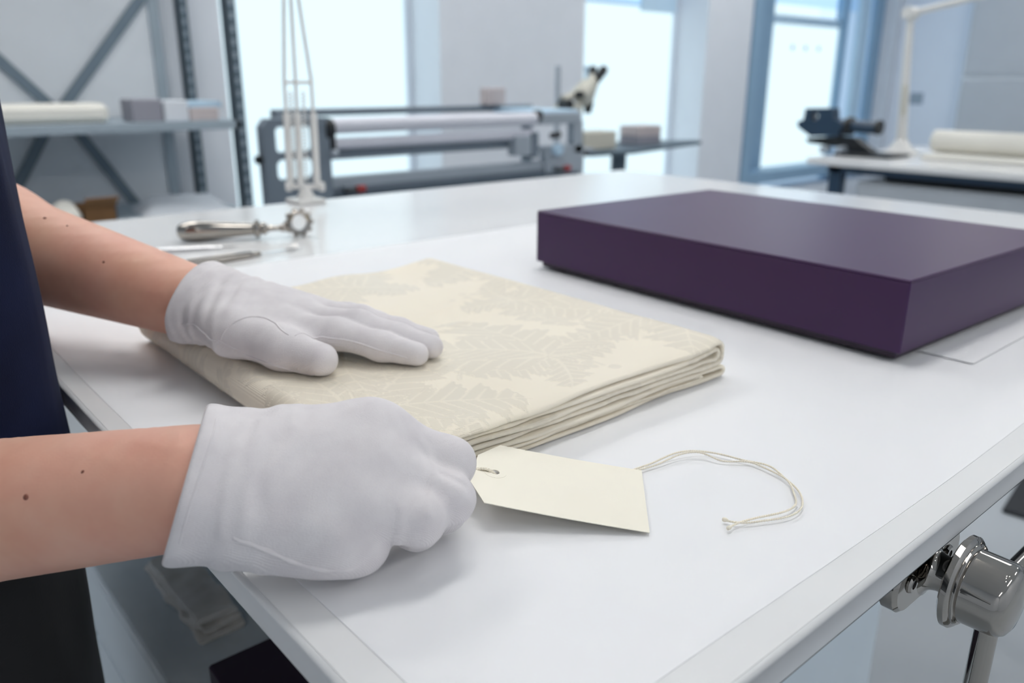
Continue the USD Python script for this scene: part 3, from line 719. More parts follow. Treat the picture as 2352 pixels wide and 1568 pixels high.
# white anglepoise lamp clamped to the far edge
def add_lamp():
    b = np.array([.800, 1.588, TZ])
    t = thing('task_lamp', 'white balanced-arm task lamp clamped to the far table edge', 'lamp', b)
    wm = M['white_metal']
    part(t, 'clamp', [bx(b + [-.032, -.030, 0], b + [.032, .034, .010], .003), bx(b + [-.020, .026, -.06], b + [.020, .036, .010], .003), bx(b + [-.018, -.02, -.062], b + [.018, .036, -.052], .002)], wm)
    part(t, 'clamp_screw', cyl(b + [0, 0, -.075], b + [0, 0, -.0265], .006), M['steel'])
    part(t, 'swivel_post', lathe([(.020, .010), (.017, .016), (.012, .026), (.009, .036)], b, (0, 0, 1), 24), wm, 40)
    u = np.array([RIGHT[0], RIGHT[1], 0]); u /= np.linalg.norm(u)
    part(t, 'pivot_bar', cyl(b + u * -.036 + [0, 0, .034], b + u * .034 + [0, 0, .034], .0055), wm)
    for s in (-1, 1): part(t, 'pivot_knob', cyl(b + u * (.030 * s) + [0, 0, .034], b + u * (.040 * s) + [0, 0, .034], .010), wm)
    for off0, off1, off2 in ((-.031, -.027, .000), (-.009, -.004, .002), (.025, .028, -.005)):
        lo = b + u * off0 + [0, 0, .036]; mid = b + u * (off1) + np.array([0, 0, .245]); hi = b + u * off2 + np.array([0, 0, .60])
        part(t, 'arm_sleeve', cyl(lo, lo + (mid - lo) * .70, .0072), wm)
        part(t, 'arm_rod', tube([lo, mid, mid + (hi - mid) * .5, hi], .0034, 12), wm, 40)
    for off in (-.020, .006):
        p = b + u * off + np.array([0, .004, .045]); q = b + u * (off + .006) + np.array([0, .004, .225])
        n = 170; k = np.linspace(0, 1, n); a = k * 2 * np.pi * 26
        d = (q - p); x, y, _ = frame_of(d)
        part(t, 'spring', tube(p + k[:, None] * d + .0042 * (np.cos(a)[:, None] * x + np.sin(a)[:, None] * y), .0011, 5), wm, True)
    part(t, 'cross_link', cyl(b + u * -.027 + [0, 0, .243], b + u * .028 + [0, 0, .243], .0032), wm)
    e = b + u * -.002 + np.array([0, 0, .60])
    part(t, 'elbow_plate', cyl(e - [0, .012, 0], e + [0, .012, 0], .030), wm)
    f = e + np.array([.10, -.42, .22])
    part(t, 'upper_arm', [tube([e, f], .0040, 12), tube([e + [0, 0, .02], f + [0, 0, .02]], .0040, 12)], wm, 40)
    part(t, 'shade', lathe([(.018, 0), (.028, .01), (.034, .05), (.075, .13), (.080, .135), (.074, .128), (.030, .05)], f, (0.1, -.25, -1), 32), wm, 40)
add_lamp()

# ------------------------------------------------------------------ polished rail bracket under the front edge
def add_bracket():
    c = np.array([.5000, .1500, .8720])
    t = thing('rail_bracket', 'polished nickel rail bracket and rods under the right table edge', 'bracket', c)
    ch = M['chrome']; X, Y, Z = np.eye(3)
    c = c + np.zeros(3)
    plate = LineString([(-.028, 0), (.028, 0)]).buffer(.0195, 24)
    def rounded_plate(poly, yb, th, e=.0015):
        out = [prism(poly.buffer(-e), (c[0], yb - th, c[2]), (1, 0, 0), (0, 0, 1), -th)] if False else []
        a = [(0, poly.buffer(-e)), (e, poly), (th - e, poly), (th, poly.buffer(-e))]
        V, F = [], []
        n = 72
        for y, p in a:
            q = [p.exterior.interpolate(k / n, True) for k in range(n)]
            V += [(c[0] + s.x, yb - y, c[2] + s.y) for s in q]
        for i in range(len(a) - 1):
            for j in range(n):
                F.append((i * n + j, i * n + (j + 1) % n, (i + 1) * n + (j + 1) % n, (i + 1) * n + j))
        V = np.array(V); k = len(V)
        V = np.vstack([V, [c[0], yb, c[2]], [c[0], yb - th, c[2]]])
        F = np.array(F); tri = np.vstack([F[:, [0, 1, 2]], F[:, [0, 2, 3]], [(k, (j + 1) % n, j) for j in range(n)], [(k + 1, (len(a) - 1) * n + j, (len(a) - 1) * n + (j + 1) % n) for j in range(n)]])
        g = trimesh.Trimesh(V, tri, process=False)
        trimesh.repair.fix_normals(g); return g
    part(t, 'mounting_plate', rounded_plate(plate, .1775, .0125, .0024), ch, 40)
    for s in (-1, 1):
        p = c + np.array([.0265 * s, 0, 0]); p[1] = .1652
        part(t, 'screw', lathe([(.0062, 0), (.0062, .0008), (.0050, .0021), (.0030, .0021), (.0030, .0008)], p, (0, -1, 0), 20), ch, 30)
        part(t, 'screw_socket', lathe([(.0029, 0), (.0029, .0010)], p + np.array([0, -.0004, 0]), (0, -1, 0), 6), M['dark_hole'], False)
    p = c.copy(); p[1] = .1652
    part(t, 'neck', lathe([(.0190, 0), (.0152, .0014), (.0130, .0042), (.0120, .0080), (.0118, .0160), (.0125, .0190)], p, (0, -1, 0), 32), ch, 40)
    p = c.copy(); p[1] = .1490
    part(t, 'flange', lathe([(.0160, 0), (.0278, 0), (.0302, .0016), (.0302, .0048), (.0286, .0064), (.0266, .0070), (.0266, .0082), (.0248, .0096)], p, (0, -1, 0), 48), ch, 40)
    part(t, 'cap', lathe([(.0246, .0080), (.0240, .0105), (.0237, .0270), (.0230, .0302), (.0208, .0334), (.0165, .0355), (.0085, .0370), (.0005, .0375)], p, (0, -1, 0), 48), ch, 50)
    q = c.copy(); q[1] = .1270
    part(t, 'rail', cyl(q + X * .010, q + X * 1.26, .0078, 24), ch, 40)
    part(t, 'rod', cyl(np.array([q[0], q[1], 0.012]), q - Z * .010, .0068, 24), ch, 40)
    part(t, 'foot', lathe([(.022, 0), (.022, .006), (.012, .012), (.006, .016)], (q[0], q[1], 0), (0, 0, 1), 24), ch, 40)
add_bracket()

# ------------------------------------------------------------------ chest under the table and what lies on it
pc = thing('plan_chest', 'pale blue-grey plan chest standing under the table at lower left', 'cabinet', (.60, .75, 0))
part(pc, 'top_board', bx((.185, .45, .550), (1.25, 1.16, .570), .003), M['chest'])
part(pc, 'carcass', bx((.200, .47, .03), (1.23, 1.14, .550)), M['chest'])
for k in range(4):
    z = .055 + k * .122
    g = part(pc, 'drawer', bx((.190, .485, z), (.200, 1.125, z + .115), .002), M['chest'])
    part(g, 'drawer_pull', bx((.182, .74, z + .05), (.190, .86, z + .065), .002), M['steel'])
def small_textile():
    t = thing('folded_textile', 'small folded ivory brocade bundle on the pale chest below the table', 'textile', (.275, .90, .57))
    for k, (dx, w) in enumerate(((0, .052), (.004, .046), (.002, .049))):
        z = .571 + k * .0085
        nx, ny = 14, 90
        pts = []
        b = bx((.232 + dx, .790 + k * .006, z), (.232 + dx + w, .985 - k * .01, z + .0082), .003).subdivide_to_size(.008)
        v = b.vertices; nn = meshkit.noise(v * 60, k) - .5
        v = v + np.stack([nn * .006, nn * 0, nn * .005 * (v[:, 2] > z + .002)], 1)
        b.vertices = v
        g = part(t, 'fold', b, M['damask2'], 50)
M['damask2'] = plain('faded_brocade', S(244, 242, 234), 0.6, vary=0.22, vscale=26, bump=(300, .3, .002))
small_textile()
solo('archive_box', bx((.201, .48, .5702), (.62, .671, .640), .002), M['purple_dark'], 'dark purple lidded box on the chest below the table, cut by the frame bottom', 'box')
solo('floor_mat', turn(bx((2.45, -.2, .0), (3.3, .66, .012), .004), 8, (2.6, .3, 0)), M['mat'], 'black rubber mat on the floor beyond the right table edge', 'mat')
# ------------------------------------------------------------------ the person
person = thing('person', 'person in a navy short-sleeved top and white cotton gloves handling the textile', 'person', (-.02, .81, 0))
V3 = lambda *a: np.array(a, float)

# joints (metres)
SH_R, EL_R, WR_R = V3(-.060, .600, 1.36), V3(-.0385, .5800, .9190), V3(.1227, .3861, .9717)
SH_L, EL_L, WR_L = V3(-.040, .960, 1.36), V3(.070, .985, 1.045), V3(.2435, .7115, .9800)

OFF = V3(.028, -.064, 0)
def arm(p, sh, el, wr, rs, re, rw):
    d = seg(p, sh, el, rs, re)
    m = el + (wr - el) * .30
    d = smin(d, seg(p, el, m, re, re * 1.04), .03)
    d = smin(d, seg(p, m, wr, re * 1.04, rw), .03)
    return d

def torso(p, g=0.0):
    p = p - OFF
    d = ell(p, (-.025, .82, 1.12), (.116 + g, .170 + g, .30 + g))
    d = smin(d, ell(p, (-.030, .82, .92), (.118 + g, .166 + g, .22 + g)), .06)
    d = smin(d, seg(p, V3(-.06, .66, 1.35), V3(-.06, .98, 1.35), .075 + g, .075 + g), .08)
    return d

def legs(p, g=0.0):
    p = p - OFF
    d = ell(p, (-.030, .82, .88), (.118 + g, .165 + g, .13 + g))
    for y in (.735, .905):
        d = smin(d, seg(p, V3(-.005, y, .84), V3(.012, y, .47), .088 + g, .066 + g), .04)
        d = smin(d, seg(p, V3(.012, y, .47), V3(-.03, y, .09), .066 + g, .042 + g), .02)
    return d

def head(p):
    p = p - OFF
    d = ell(p, (-.04, .82, 1.64), (.098, .076, .118))
    d = smin(d, ell(p, (-.005, .82, 1.575), (.066, .058, .062)), .04)
    d = smin(d, seg(p, V3(-.07, .82, 1.36), V3(-.055, .82, 1.55), .058, .052), .04)
    d = smin(d, seg(p, V3(.052, .82, 1.645), V3(.074, .82, 1.605), .010, .014), .014)
    for s in (-1, 1):
        d = smax(d, -ell(p, (.058, .82 + .032 * s, 1.645), (.014, .018, .011)), .012)
        d = smin(d, ell(p, (.043, .82 + .032 * s, 1.643), (.013, .013, .011)), .004)
        d = smin(d, ell(p, (-.050, .82 + .078 * s, 1.625), (.020, .010, .032)), .010)
    d = smin(d, ell(p, (.058, .82, 1.570), (.010, .024, .007)), .008)
    return d

def body(p):
    d = torso(p, -.010)
    d = smin(d, legs(p, -.010), .05)
    d = smin(d, head(p), .03)
    d = smin(d, arm(p, SH_R, EL_R, WR_R, .052, .0400, .0315), .02)
    d = smin(d, arm(p, SH_L, EL_L, WR_L, .052, .049, .0325), .02)
    return d
bd = part(person, 'body', sdf_mesh(body, (-.26, .36, .05), (.32, 1.12, 1.80), .0065), M['skin'], True)
for c, r in [((0.1592, 0.8234, 1.0437), 0.0016), ((0.1726, 0.8072, 1.033), 0.0009), ((0.1888, 0.7567, 1.0129), 0.0012), ((0.0549, 0.4246, 0.9731), 0.0016), ((0.072, 0.404, 0.992), 0.0009)]:
    c = np.array([c])
    for _ in range(12):
        f0 = body(c); G = np.stack([body(c + .001 * np.eye(3)[k]) - body(c - .001 * np.eye(3)[k]) for k in range(3)], 1) / .002
        c = c - f0[:, None] * G / np.maximum((G * G).sum(1), .3)[:, None]
    part(bd, 'mole', lathe([(r, -.0008), (r * .9, .0002), (r * .4, .0004)], c[0], G[0], 14), M['mole'], True)

def shirt(p):
    d = torso(p, .006)
    for sh, el in ((SH_R, EL_R), (SH_L, EL_L)):
        d = smin(d, seg(p, sh, sh + (el - sh) * .62, .068, .060), .04)
    d = smin(d, ell(p - OFF, (-.03, .82, .80), (.126, .174, .20)), .05)
    d = smax(d, .765 + .04 * (p[:, 0] + .1) - p[:, 2], .006)
    d = smax(d, (p[:, 2] - 1.43) - .25 * (p[:, 0] < -9), .01)
    w = (meshkit.noise(np.stack([p[:, 0] * 9, p[:, 1] * 20, p[:, 2] * 3.2], 1), 11) - .5) * .010 + (meshkit.noise(np.stack([p[:, 0] * 22, p[:, 1] * 40, p[:, 2] * 7], 1), 12) - .5) * .004
    return d + w * .8
part(person, 'shirt', sdf_mesh(shirt, (-.26, .46, .70), (.24, 1.10, 1.50), .0065), M['shirt'], True, 'navy blue cotton top')
def trousers(p):
    d = legs(p, .004) + (meshkit.noise(p * np.array([30, 30, 9]), 4) - .5) * .006
    return smax(smax(d, .07 - p[:, 2], .004), p[:, 2] - .99, .004)
part(person, 'trousers', sdf_mesh(trousers, (-.20, .56, .04), (.20, 1.00, 1.02), .0075), M['trousers'], True)
for y in (.735, .905):
    def shoe(p, y=y):
        p = p - OFF
        d = seg(p, V3(-.06, y, .05), V3(.13, y, .035), .046, .036)
        d = smin(d, seg(p, V3(-.05, y, .06), V3(-.045, y, .10), .045, .046), .02)
        return smax(smax(d, .012 - p[:, 2], .004), p[:, 2] - .11, .004)
    s = part(person, 'shoe', sdf_mesh(shoe, (-.09, y - .11, 0), (.25, y + .03, .13), .006), M['shoe'], True)
    part(s, 'sole', prism(LineString([(-.06, y), (.13, y)]).buffer(.043, 10), (OFF[0], OFF[1], 0), (1, 0, 0), (0, 1, 0), .014), M['sole'])
def hair(p):
    p = p - OFF
    d = ell(p, (-.055, .82, 1.665), (.105, .090, .118))
    d = smax(d, p[:, 0] - .035 + .9 * (1.70 - p[:, 2]) * (p[:, 2] < 1.70), .01)
    return d + (meshkit.noise(p * np.array([50, 110, 20]), 9) - .5) * .006
part(person, 'hair', sdf_mesh(hair, (-.15, .66, 1.50), (.14, .90, 1.80), .006), M['hair'], True)

# --- far hand: lies flat on the cloth (frame: u along fingers, v towards the thumb, w up)
FO = V3(.243, .703, TZ)
FU, FV, FW = V3(.523, -.852, 0), V3(-.852, -.523, 0), V3(0, 0, 1)
Fp = lambda u, v, w: FO + u * FU + v * FV + w * FW
def far_glove(p):
    g = .0008
    wr = Fp(0, .002, .063)
    mcp = {'i': Fp(.105, .0285, .056), 'm': Fp(.110, .0085, .0585), 'r': Fp(.104, -.012, .0575), 'p': Fp(.094, -.031, .0535)}
    d = seg(p, Fp(-.06, -.004, .078), wr, .036, .032)
    d = smin(d, seg(p, Fp(0, .012, .061), mcp['i'], .0255, .0125), .022)
    d = smin(d, seg(p, Fp(0, .006, .063), mcp['m'], .0260, .0135), .022)
    d = smin(d, seg(p, Fp(0, -.004, .062), mcp['r'], .0250, .0130), .022)
    d = smin(d, seg(p, Fp(0, -.012, .060), mcp['p'], .0240, .0120), .022)
    fing = []
    for k, (P1, P2, P3, r) in {'i': (Fp(.152, .0262, .0560), Fp(.189, .0228, .0480), Fp(.218, .0195, .0435), (.0128, .0116, .0104, .0088)),
                               'm': (Fp(.160, .0060, .0575), Fp(.196, .0030, .0490), Fp(.222, .0000, .0440), (.0130, .0116, .0104, .0088)),
                               'r': (Fp(.152, -.0155, .0560), Fp(.186, -.0180, .0480), Fp(.211, -.0200, .0435), (.0125, .0112, .0100, .0085)),
                               'p': (Fp(.128, -.0370, .0520), Fp(.152, -.0400, .0470), Fp(.172, -.0420, .0430), (.0112, .0100, .0092, .0080))}.items():
        f = seg(p, mcp[k], P1, r[0], r[1]); f = smin(f, seg(p, P1, P2, r[1], r[2]), .006); f = smin(f, seg(p, P2, P3, r[2], r[3]), .006)
        fing.append(f)
    fs = fing[0]
    for f in fing[1:]: fs = smin(fs, f, .0025)
    d = smin(d, fs, .008)
    # thumb
    c0, c1, c2, c3 = Fp(.020, .020, .060), Fp(.070, .046, .0555), Fp(.122, .0575, .0500), Fp(.158, .0625, .0468)
    th = smin(seg(p, c0, c1, .022, .0185), seg(p, c1, c2, .0180, .0150), .012); th = smin(th, seg(p, c2, c3, .0150, .0118), .010)
    d = smin(d, th, .012)
    # web between thumb and palm
    d = smin(d, seg(p, Fp(.05, .022, .054), Fp(.092, .034, .052), .014, .010), .02)
    q = (p - FO) @ np.stack([FU, FV, FW], 1)
    # wrinkles at the wrist and cuff flare
    wr_ = np.exp(-((q[:, 0] - .026) / .014) ** 2) * .0007 * np.sin(q[:, 0] * 520 + q[:, 1] * 60 + 9 * meshkit.noise(p * 30, 41)) + np.exp(-((q[:, 0] - .05) / .02) ** 2) * .0006 * np.sin(q[:, 0] * 420 - q[:, 1] * 150)
    n = (meshkit.noise(p * 55, 21) - .5) * .0014 + (meshkit.noise(p * 22, 22) - .5) * .0016
    d = d - g + wr_ + n
    d = d - .0016 * np.exp(-((q[:, 0] - .005) / .007) ** 2)
    cut = -(q[:, 0] + .001 - .10 * q[:, 1] - .34 * (q[:, 2] - .065))
    d = smax(d, cut, .0025)
    floor_ = (TZ + .0335) - p[:, 2]
    return np.where(q[:, 0] > -.02, smax(d, floor_, .004), d)
fg = sdf_mesh(far_glove, Fp(.1, .0, .06) - V3(.17, .19, .07), Fp(.1, .0, .06) + V3(.17, .19, .07), .0016)
def seam_line(fn, pts, r=.0009, n=90, sink=.0001, wave=0.0):
    c = spline(pts, n)
    for _ in range(4):
        f0 = fn(c); e = .0006
        G = np.stack([fn(c + e * np.eye(3)[k]) - fn(c - e * np.eye(3)[k]) for k in range(3)], 1) / (2 * e)
        c = c - np.clip(f0 + sink, -.002, .002)[:, None] * G / np.maximum(np.linalg.norm(G, axis=1), .3)[:, None]
    for _ in range(2): c[1:-1] = (c[:-2] + 2 * c[1:-1] + c[2:]) / 4
    w = np.sin(np.linspace(0.12, np.pi - 0.12, n)) ** .25
    w = w * (1 + wave * np.sin(np.linspace(0, 31, n)) * np.linspace(0, 1, n))
    return tube(c, r * w, 7)
gf = part(person, 'glove', fg, M['glove'], True, 'white cotton glove pressed flat on the folded textile')
for pts in ([(.2234, .605, .9753), (.228, .6019, .9848), (.2385, .5996, .9907), (.2505, .5967, .9912), (.2572, .5849, .9891), (.2551, .5656, .9879), (.2576, .556, .9845)],
            [(.2228, .6063, .9744), (.2298, .596, .9691), (.2373, .5809, .9646), (.2417, .5622, .9636), (.2503, .5526, .96), (.2643, .5304, .958)],
            [(.213, .662, .9775), (.2172, .6497, .9791), (.2183, .6305, .9775), (.2198, .6121, .9737), (.2228, .6063, .9744)],
            [(.261, .5535, .9837), (.2855, .5555, .9771), (.2977, .5426, .9752), (.3087, .528, .9715), (.3204, .5149, .9666), (.3298, .5049, .9632)]):
    part(gf, 'seam', seam_line(far_glove, pts), M['glove'], True)

# --- near hand: a loose fist gripping the corner of the cloth and the tag string
PP_, PR_ = V3(0.1811, 0.329, 0.9403), V3(0.2081, 0.3125, 0.9532)
from scipy.spatial import cKDTree
NEAR_FOLDS = [(cKDTree(spline(q, 60)), amp, sig) for q, amp, sig in (
    ([(.2233, .3331, .9848), (.2254, .3257, .9766), (.2203, .3148, .9723), (.2115, .3066, .9668), (.2057, .3005, .9618)], .0011, .0022),
    ([(.1953, .309, .965), (.1927, .3074, .9551), (.1934, .3118, .9452)], .0012, .0024),
    ([(.1531, .3707, 1.0041), (.1376, .3489, .9926), (.1278, .3379, .9774), (.1233, .3341, .9641)], .0011, .0036),
    ([(.1464, .3727, 1.0046), (.1297, .3551, .9961), (.1204, .3444, .9819), (.115, .3403, .9668)], .0009, .0032),
    ([(.2249, .3153, .9726), (.2294, .308, .9694), (.2324, .3052, .9669)], -.0012, .0020))]
def near_glove(p):
    W1, W2 = V3(.1290, .4000, .9800), V3(0.1168, 0.375, 0.9662)
    Mi, Mm, Mr, Mp = V3(.2085, .3590, .9845), V3(.1985, .3440, .9740), V3(.1850, .3350, .9620), V3(0.1682, 0.3338, 0.9513)
    Pi, Pm, Pr, Pp = V3(.2425, .3325, .9660), V3(.2285, .3165, .9560), PR_, PP_
    back = V3(-.40, -.62, .67); back /= np.linalg.norm(back)
    dn = -back
    F0, F1 = V3(.0464, .4767, .9470), V3(.1227, .3861, .9717)
    d = seg(p, F0, F1, .0365, .0300)
    for a, m, ra, rm in ((W1, Mi, .0215, .0190), (W1 * .6 + W2 * .4, Mm, .0235, .0195), (W1 * .3 + W2 * .7, Mr, .0235, .0180), (W2, Mp, .0185, .0185), (W2, V3(0.1612, 0.3399, 0.9386), .0150, .0080)):
        d = smin(d, seg(p, a, m, ra, rm), .022)
    fs = None
    for m, pp, r0, r1, Ld in ((Mi, Pi, .0150, .0138, .024), (Mm, Pm, .0150, .0135, .026), (Mr, Pr, .0142, .0128, .024), (Mp, Pp, .0135, .0125, .016)):
        f = seg(p, m, pp, r0, r1)
        inw = (m - pp) / np.linalg.norm(m - pp)
        D1 = pp + dn * Ld + inw * .002; D2 = D1 + inw * .022 + dn * .002
        if D1[2] < TZ + .014: D1[2] = TZ + .014
        if D2[2] < TZ + .014: D2[2] = TZ + .014
        f = smin(f, seg(p, pp, D1, r1, r1 * .92), .006); f = smin(f, seg(p, D1, D2, r1 * .92, r1 * .8), .005)
        fs = f if fs is None else smin(fs, f, .0040)
    d = smin(d, fs, .014)
    th = smin(seg(p, V3(.150, .405, .975), V3(.190, .388, .966), .021, .017), seg(p, V3(.190, .388, .966), V3(.228, .366, .960), .016, .013), .012)
    d = smin(d, th, .014)
    ax = (V3(.2285, .3165, .9560) - V3(.1180, .3960, .9690)); ax /= np.linalg.norm(ax)
    q = (p - V3(.1220, .3900, .9705)) @ ax
    b = V3(.1377, .4072, 1.0026) - V3(.1008, .3846, .9399); b /= np.linalg.norm(b)
    t = (p - V3(.1220, .3900, .9705)) @ b
    n = (meshkit.noise(p * 60, 31) - .5) * .0014 + (meshkit.noise(p * 24, 32) - .5) * .0022
    wr_ = .0010 * np.exp(-((q - .030 - .15 * t + .004 * np.sin(t * 120)) / .0055) ** 2) + .0008 * np.exp(-((q - .045 - .1 * t + .003 * np.sin(t * 150)) / .0045) ** 2) - .0010 * np.exp(-((q - .020 - .2 * t) / .006) ** 2)
    d = d - .0008 + n - wr_
    for tree, amp, sig in NEAR_FOLDS:
        r_, _ = tree.query(p, distance_upper_bound=3 * sig)
        d = d - amp * np.where(np.isfinite(r_), np.exp(-(np.where(np.isfinite(r_), r_, 1) / sig) ** 2), 0)
    T_, B_ = V3(.1377, .4072, 1.0026), V3(.1008, .3846, .9399)
    nn = V3(.1008, .3846, .9399) - V3(.1377, .4072, 1.0026); nn /= np.linalg.norm(nn)
    axis = (F0 - F1) / np.linalg.norm(F0 - F1); cn = np.cross(T_ - V3(0, 0, 1.17), B_ - V3(0, 0, 1.17)); cn *= np.sign(cn @ axis) / np.linalg.norm(cn)
    e = (p - T_) @ cn
    d = d - .0018 * np.exp(-((e + .003) / .007) ** 2)
    d = smax(d, e, .002)
    return np.where(q > .01, smax(d, TZ + .0022 - p[:, 2], .003), d)
ng = sdf_mesh(near_glove, (.07, .27, .915), (.29, .45, 1.03), .0014)
#@@NEARSEAM
gn = part(person, 'glove', ng, M['glove'], True, 'white cotton glove closed round the tag string')
part(gn, 'seam', seam_line(near_glove, [(0.1201, 0.3379, 0.9646), (0.1267, 0.3345, 0.9602), (0.1325, 0.3314, 0.956), (0.1395, 0.3286, 0.9501), (0.1481, 0.3238, 0.9445), (0.1567, 0.3185, 0.9408), (0.1661, 0.3141, 0.9397), (0.1743, 0.312, 0.9402)], .0014, sink=.0003, wave=.45), M['glove'], True)
part(gn, 'seam', seam_line(near_glove, [(.1326, .3764, 1.0101), (.1177, .3565, .998), (.1062, .3481, .9827), (.0991, .3494, .9632)], .0006), M['glove'], True)

# ------------------------------------------------------------------ roller machine in front of the windows
def machine():
    y0 = 2.60
    t = thing('roller_machine', 'wide grey fabric roller machine with two white rollers before the window', 'machine', (1.9, 2.75, 0))
    mg, ml, md = M['machine'], M['machine_light'], M['machine_dark']
    def plate(x0, x1, cuts, y, th, name, mat):
        o = Polygon([(x0, .0), (x1, .0), (x1, 1.045), (x0 + .02, 1.045), (x0, 1.02)])
        for (a, b, c, d, r) in cuts: o = o.difference(sbox(a + r, b + r, c - r, d - r).buffer(r, 6))
        part(t, name, prism(o, (0, y + th, 0), (1, 0, 0), (0, 0, 1), th), mat)
    plate(1.165, 1.405, [(1.207, .935, 1.355, 1.018, .015), (1.205, .845, 1.355, .912, .02)], y0 - .02, .05, 'side_frame', mg)
    part(t, 'stop_knob', cyl((1.166, y0 + .01, .915), (1.145, y0 + .01, .915), .014), M['black'])
    part(t, 'back_rail', [bx((1.36, y0 + .30, 1.035), (2.64, y0 + .34, 1.062), .004), bx((1.36, y0 + .02, 1.025), (1.40, y0 + .34, 1.045), .003)], mg)
    part(t, 'side_frame', [bx((2.43, y0 - .02, 0), (2.66, y0 + .03, .90), .004), bx((2.40, y0 - .02, .99), (2.64, y0 + .03, 1.036), .004), bx((2.595, y0 - .02, .86), (2.65, y0 + .03, 1.0), .004)], ml)
    part(t, 'top_cover', bx((2.405, y0 - .01, 1.030), (2.63, y0 + .32, 1.048), .004), M['blind'])
    part(t, 'upper_roller', cyl((1.425, y0, 1.014), (2.375, y0, 1.014), .027, 32), M['roll_white'])
    part(t, 'lower_roller', cyl((1.430, y0 + .01, .953), (2.375, y0 + .01, .953), .020, 32), M['roll_white'])
    part(t, 'end_cap', cyl((1.392, y0, 1.005), (1.424, y0, 1.005), .036, 24), M['black'])
    part(t, 'end_cap', cyl((2.376, y0, 1.028), (2.406, y0, 1.028), .022, 24), M['black'])
    part(t, 'bearing', cyl((1.405, y0 - .03, .925), (1.425, y0 - .03, .925), .013, 20), ml)
    part(t, 'bearing_arm', bx((1.408, y0 - .02, .93), (1.428, y0 + .02, .985), .002), M['black'])
    part(t, 'tension_bar', bx((1.405, y0 + .02, .898), (2.40, y0 + .06, .932), .004), mg)
    part(t, 'guide_bar', bx((1.405, y0, .800), (2.62, y0 + .05, .838), .004), ml)
    part(t, 'lower_beam', bx((1.405, y0 - .03, .72), (2.62, y0 + .03, .785), .004), md)
    part(t, 'lower_beam', bx((1.405, y0 - .01, .785), (2.62, y0 + .02, .803), .002), mg)
    part(t, 'control_box', bx((2.25, y0 - .03, .868), (2.335, y0 + .03, .950), .004), ml)
    part(t, 'control_post', bx((2.345, y0 - .02, .855), (2.385, y0 + .03, .96), .003), mg)
    part(t, 'gauge', cyl((2.48, y0 - .05, .885), (2.48, y0 - .02, .885), .025, 24), M['blind'])
    part(t, 'clamp_lever', [cyl((2.425, y0 - .05, .945), (2.475, y0 - .05, .950), .013), cyl((2.45, y0 - .05, .945), (2.45, y0 - .02, .945), .008)], M['black'])
    for x, z in ((1.475, .800), (2.495, .806)):
        k = part(t, 'red_knob', cyl((x, y0 - .06, z), (x + .034, y0 - .06, z), .013), M['red'])
        part(k, 'knob_stem', cyl((x - .045, y0 - .06, z - .002), (x, y0 - .06, z - .002), .009), M['black'])
        part(k, 'knob_bracket', bx((x - .03, y0 - .065, z - .012), (x - .02, y0 - .0, z + .008)), mg)
    part(t, 'adjust_screw', cyl((2.66, y0 - .01, .86), (2.685, y0 - .01, .855), .014), M['black'])
    for x in (1.24, 2.54): part(t, 'foot', bx((x - .06, y0 - .05, 0), (x + .06, y0 + .36, .05), .01), md)
    for x in (2.60,): part(t, 'rear_post', bx((x, y0 + .30, 0), (x + .04, y0 + .34, 1.035), .003), mg)
machine()
solo('card_box', bx((2.34, 2.86, 1.0635), (2.44, 2.925, 1.135), .004), M['pink_card'], 'small pale pinkish card box standing on the roller machine top', 'box')

def side_table():
    t = thing('side_table', 'small grey round-edged table on a single column before the window', 'table', (3.55, 3.1, 0))
    pl = Polygon([(3.02, 2.88), (3.30, 2.86), (4.13, 3.06), (4.16, 3.12), (3.90, 3.30), (3.05, 3.34)]).buffer(.03, 8).buffer(-.01)
    part(t, 'tabletop', prism(pl, (0, 0, .805), (1, 0, 0), (0, 1, 0), .018), M['rack_dark'])
    part(t, 'column', cyl((3.47, 3.1, .03), (3.47, 3.1, .806), .042, 24), M['rack_dark'])
    part(t, 'base', lathe([(.27, 0), (.27, .012), (.10, .03), (.05, .06)], (3.47, 3.1, 0), (0, 0, 1), 32), M['rack_dark'])
side_table()
solo('card_box', bx((3.10, 3.0, .8235), (3.335, 3.14, .912), .004), M['cream_card'], 'pale cream card box on the small table under the microscope', 'box')
solo('card_box', bx((3.58, 3.06, .870), (3.78, 3.20, .925), .004), M['pink_card'], 'pinkish card box resting on a grey one on the small table', 'box')
solo('card_box', bx((3.585, 3.055, .8235), (3.775, 3.205, .8695), .004), M['grey_card'], 'low grey card box beneath the pinkish box on the small table', 'box')

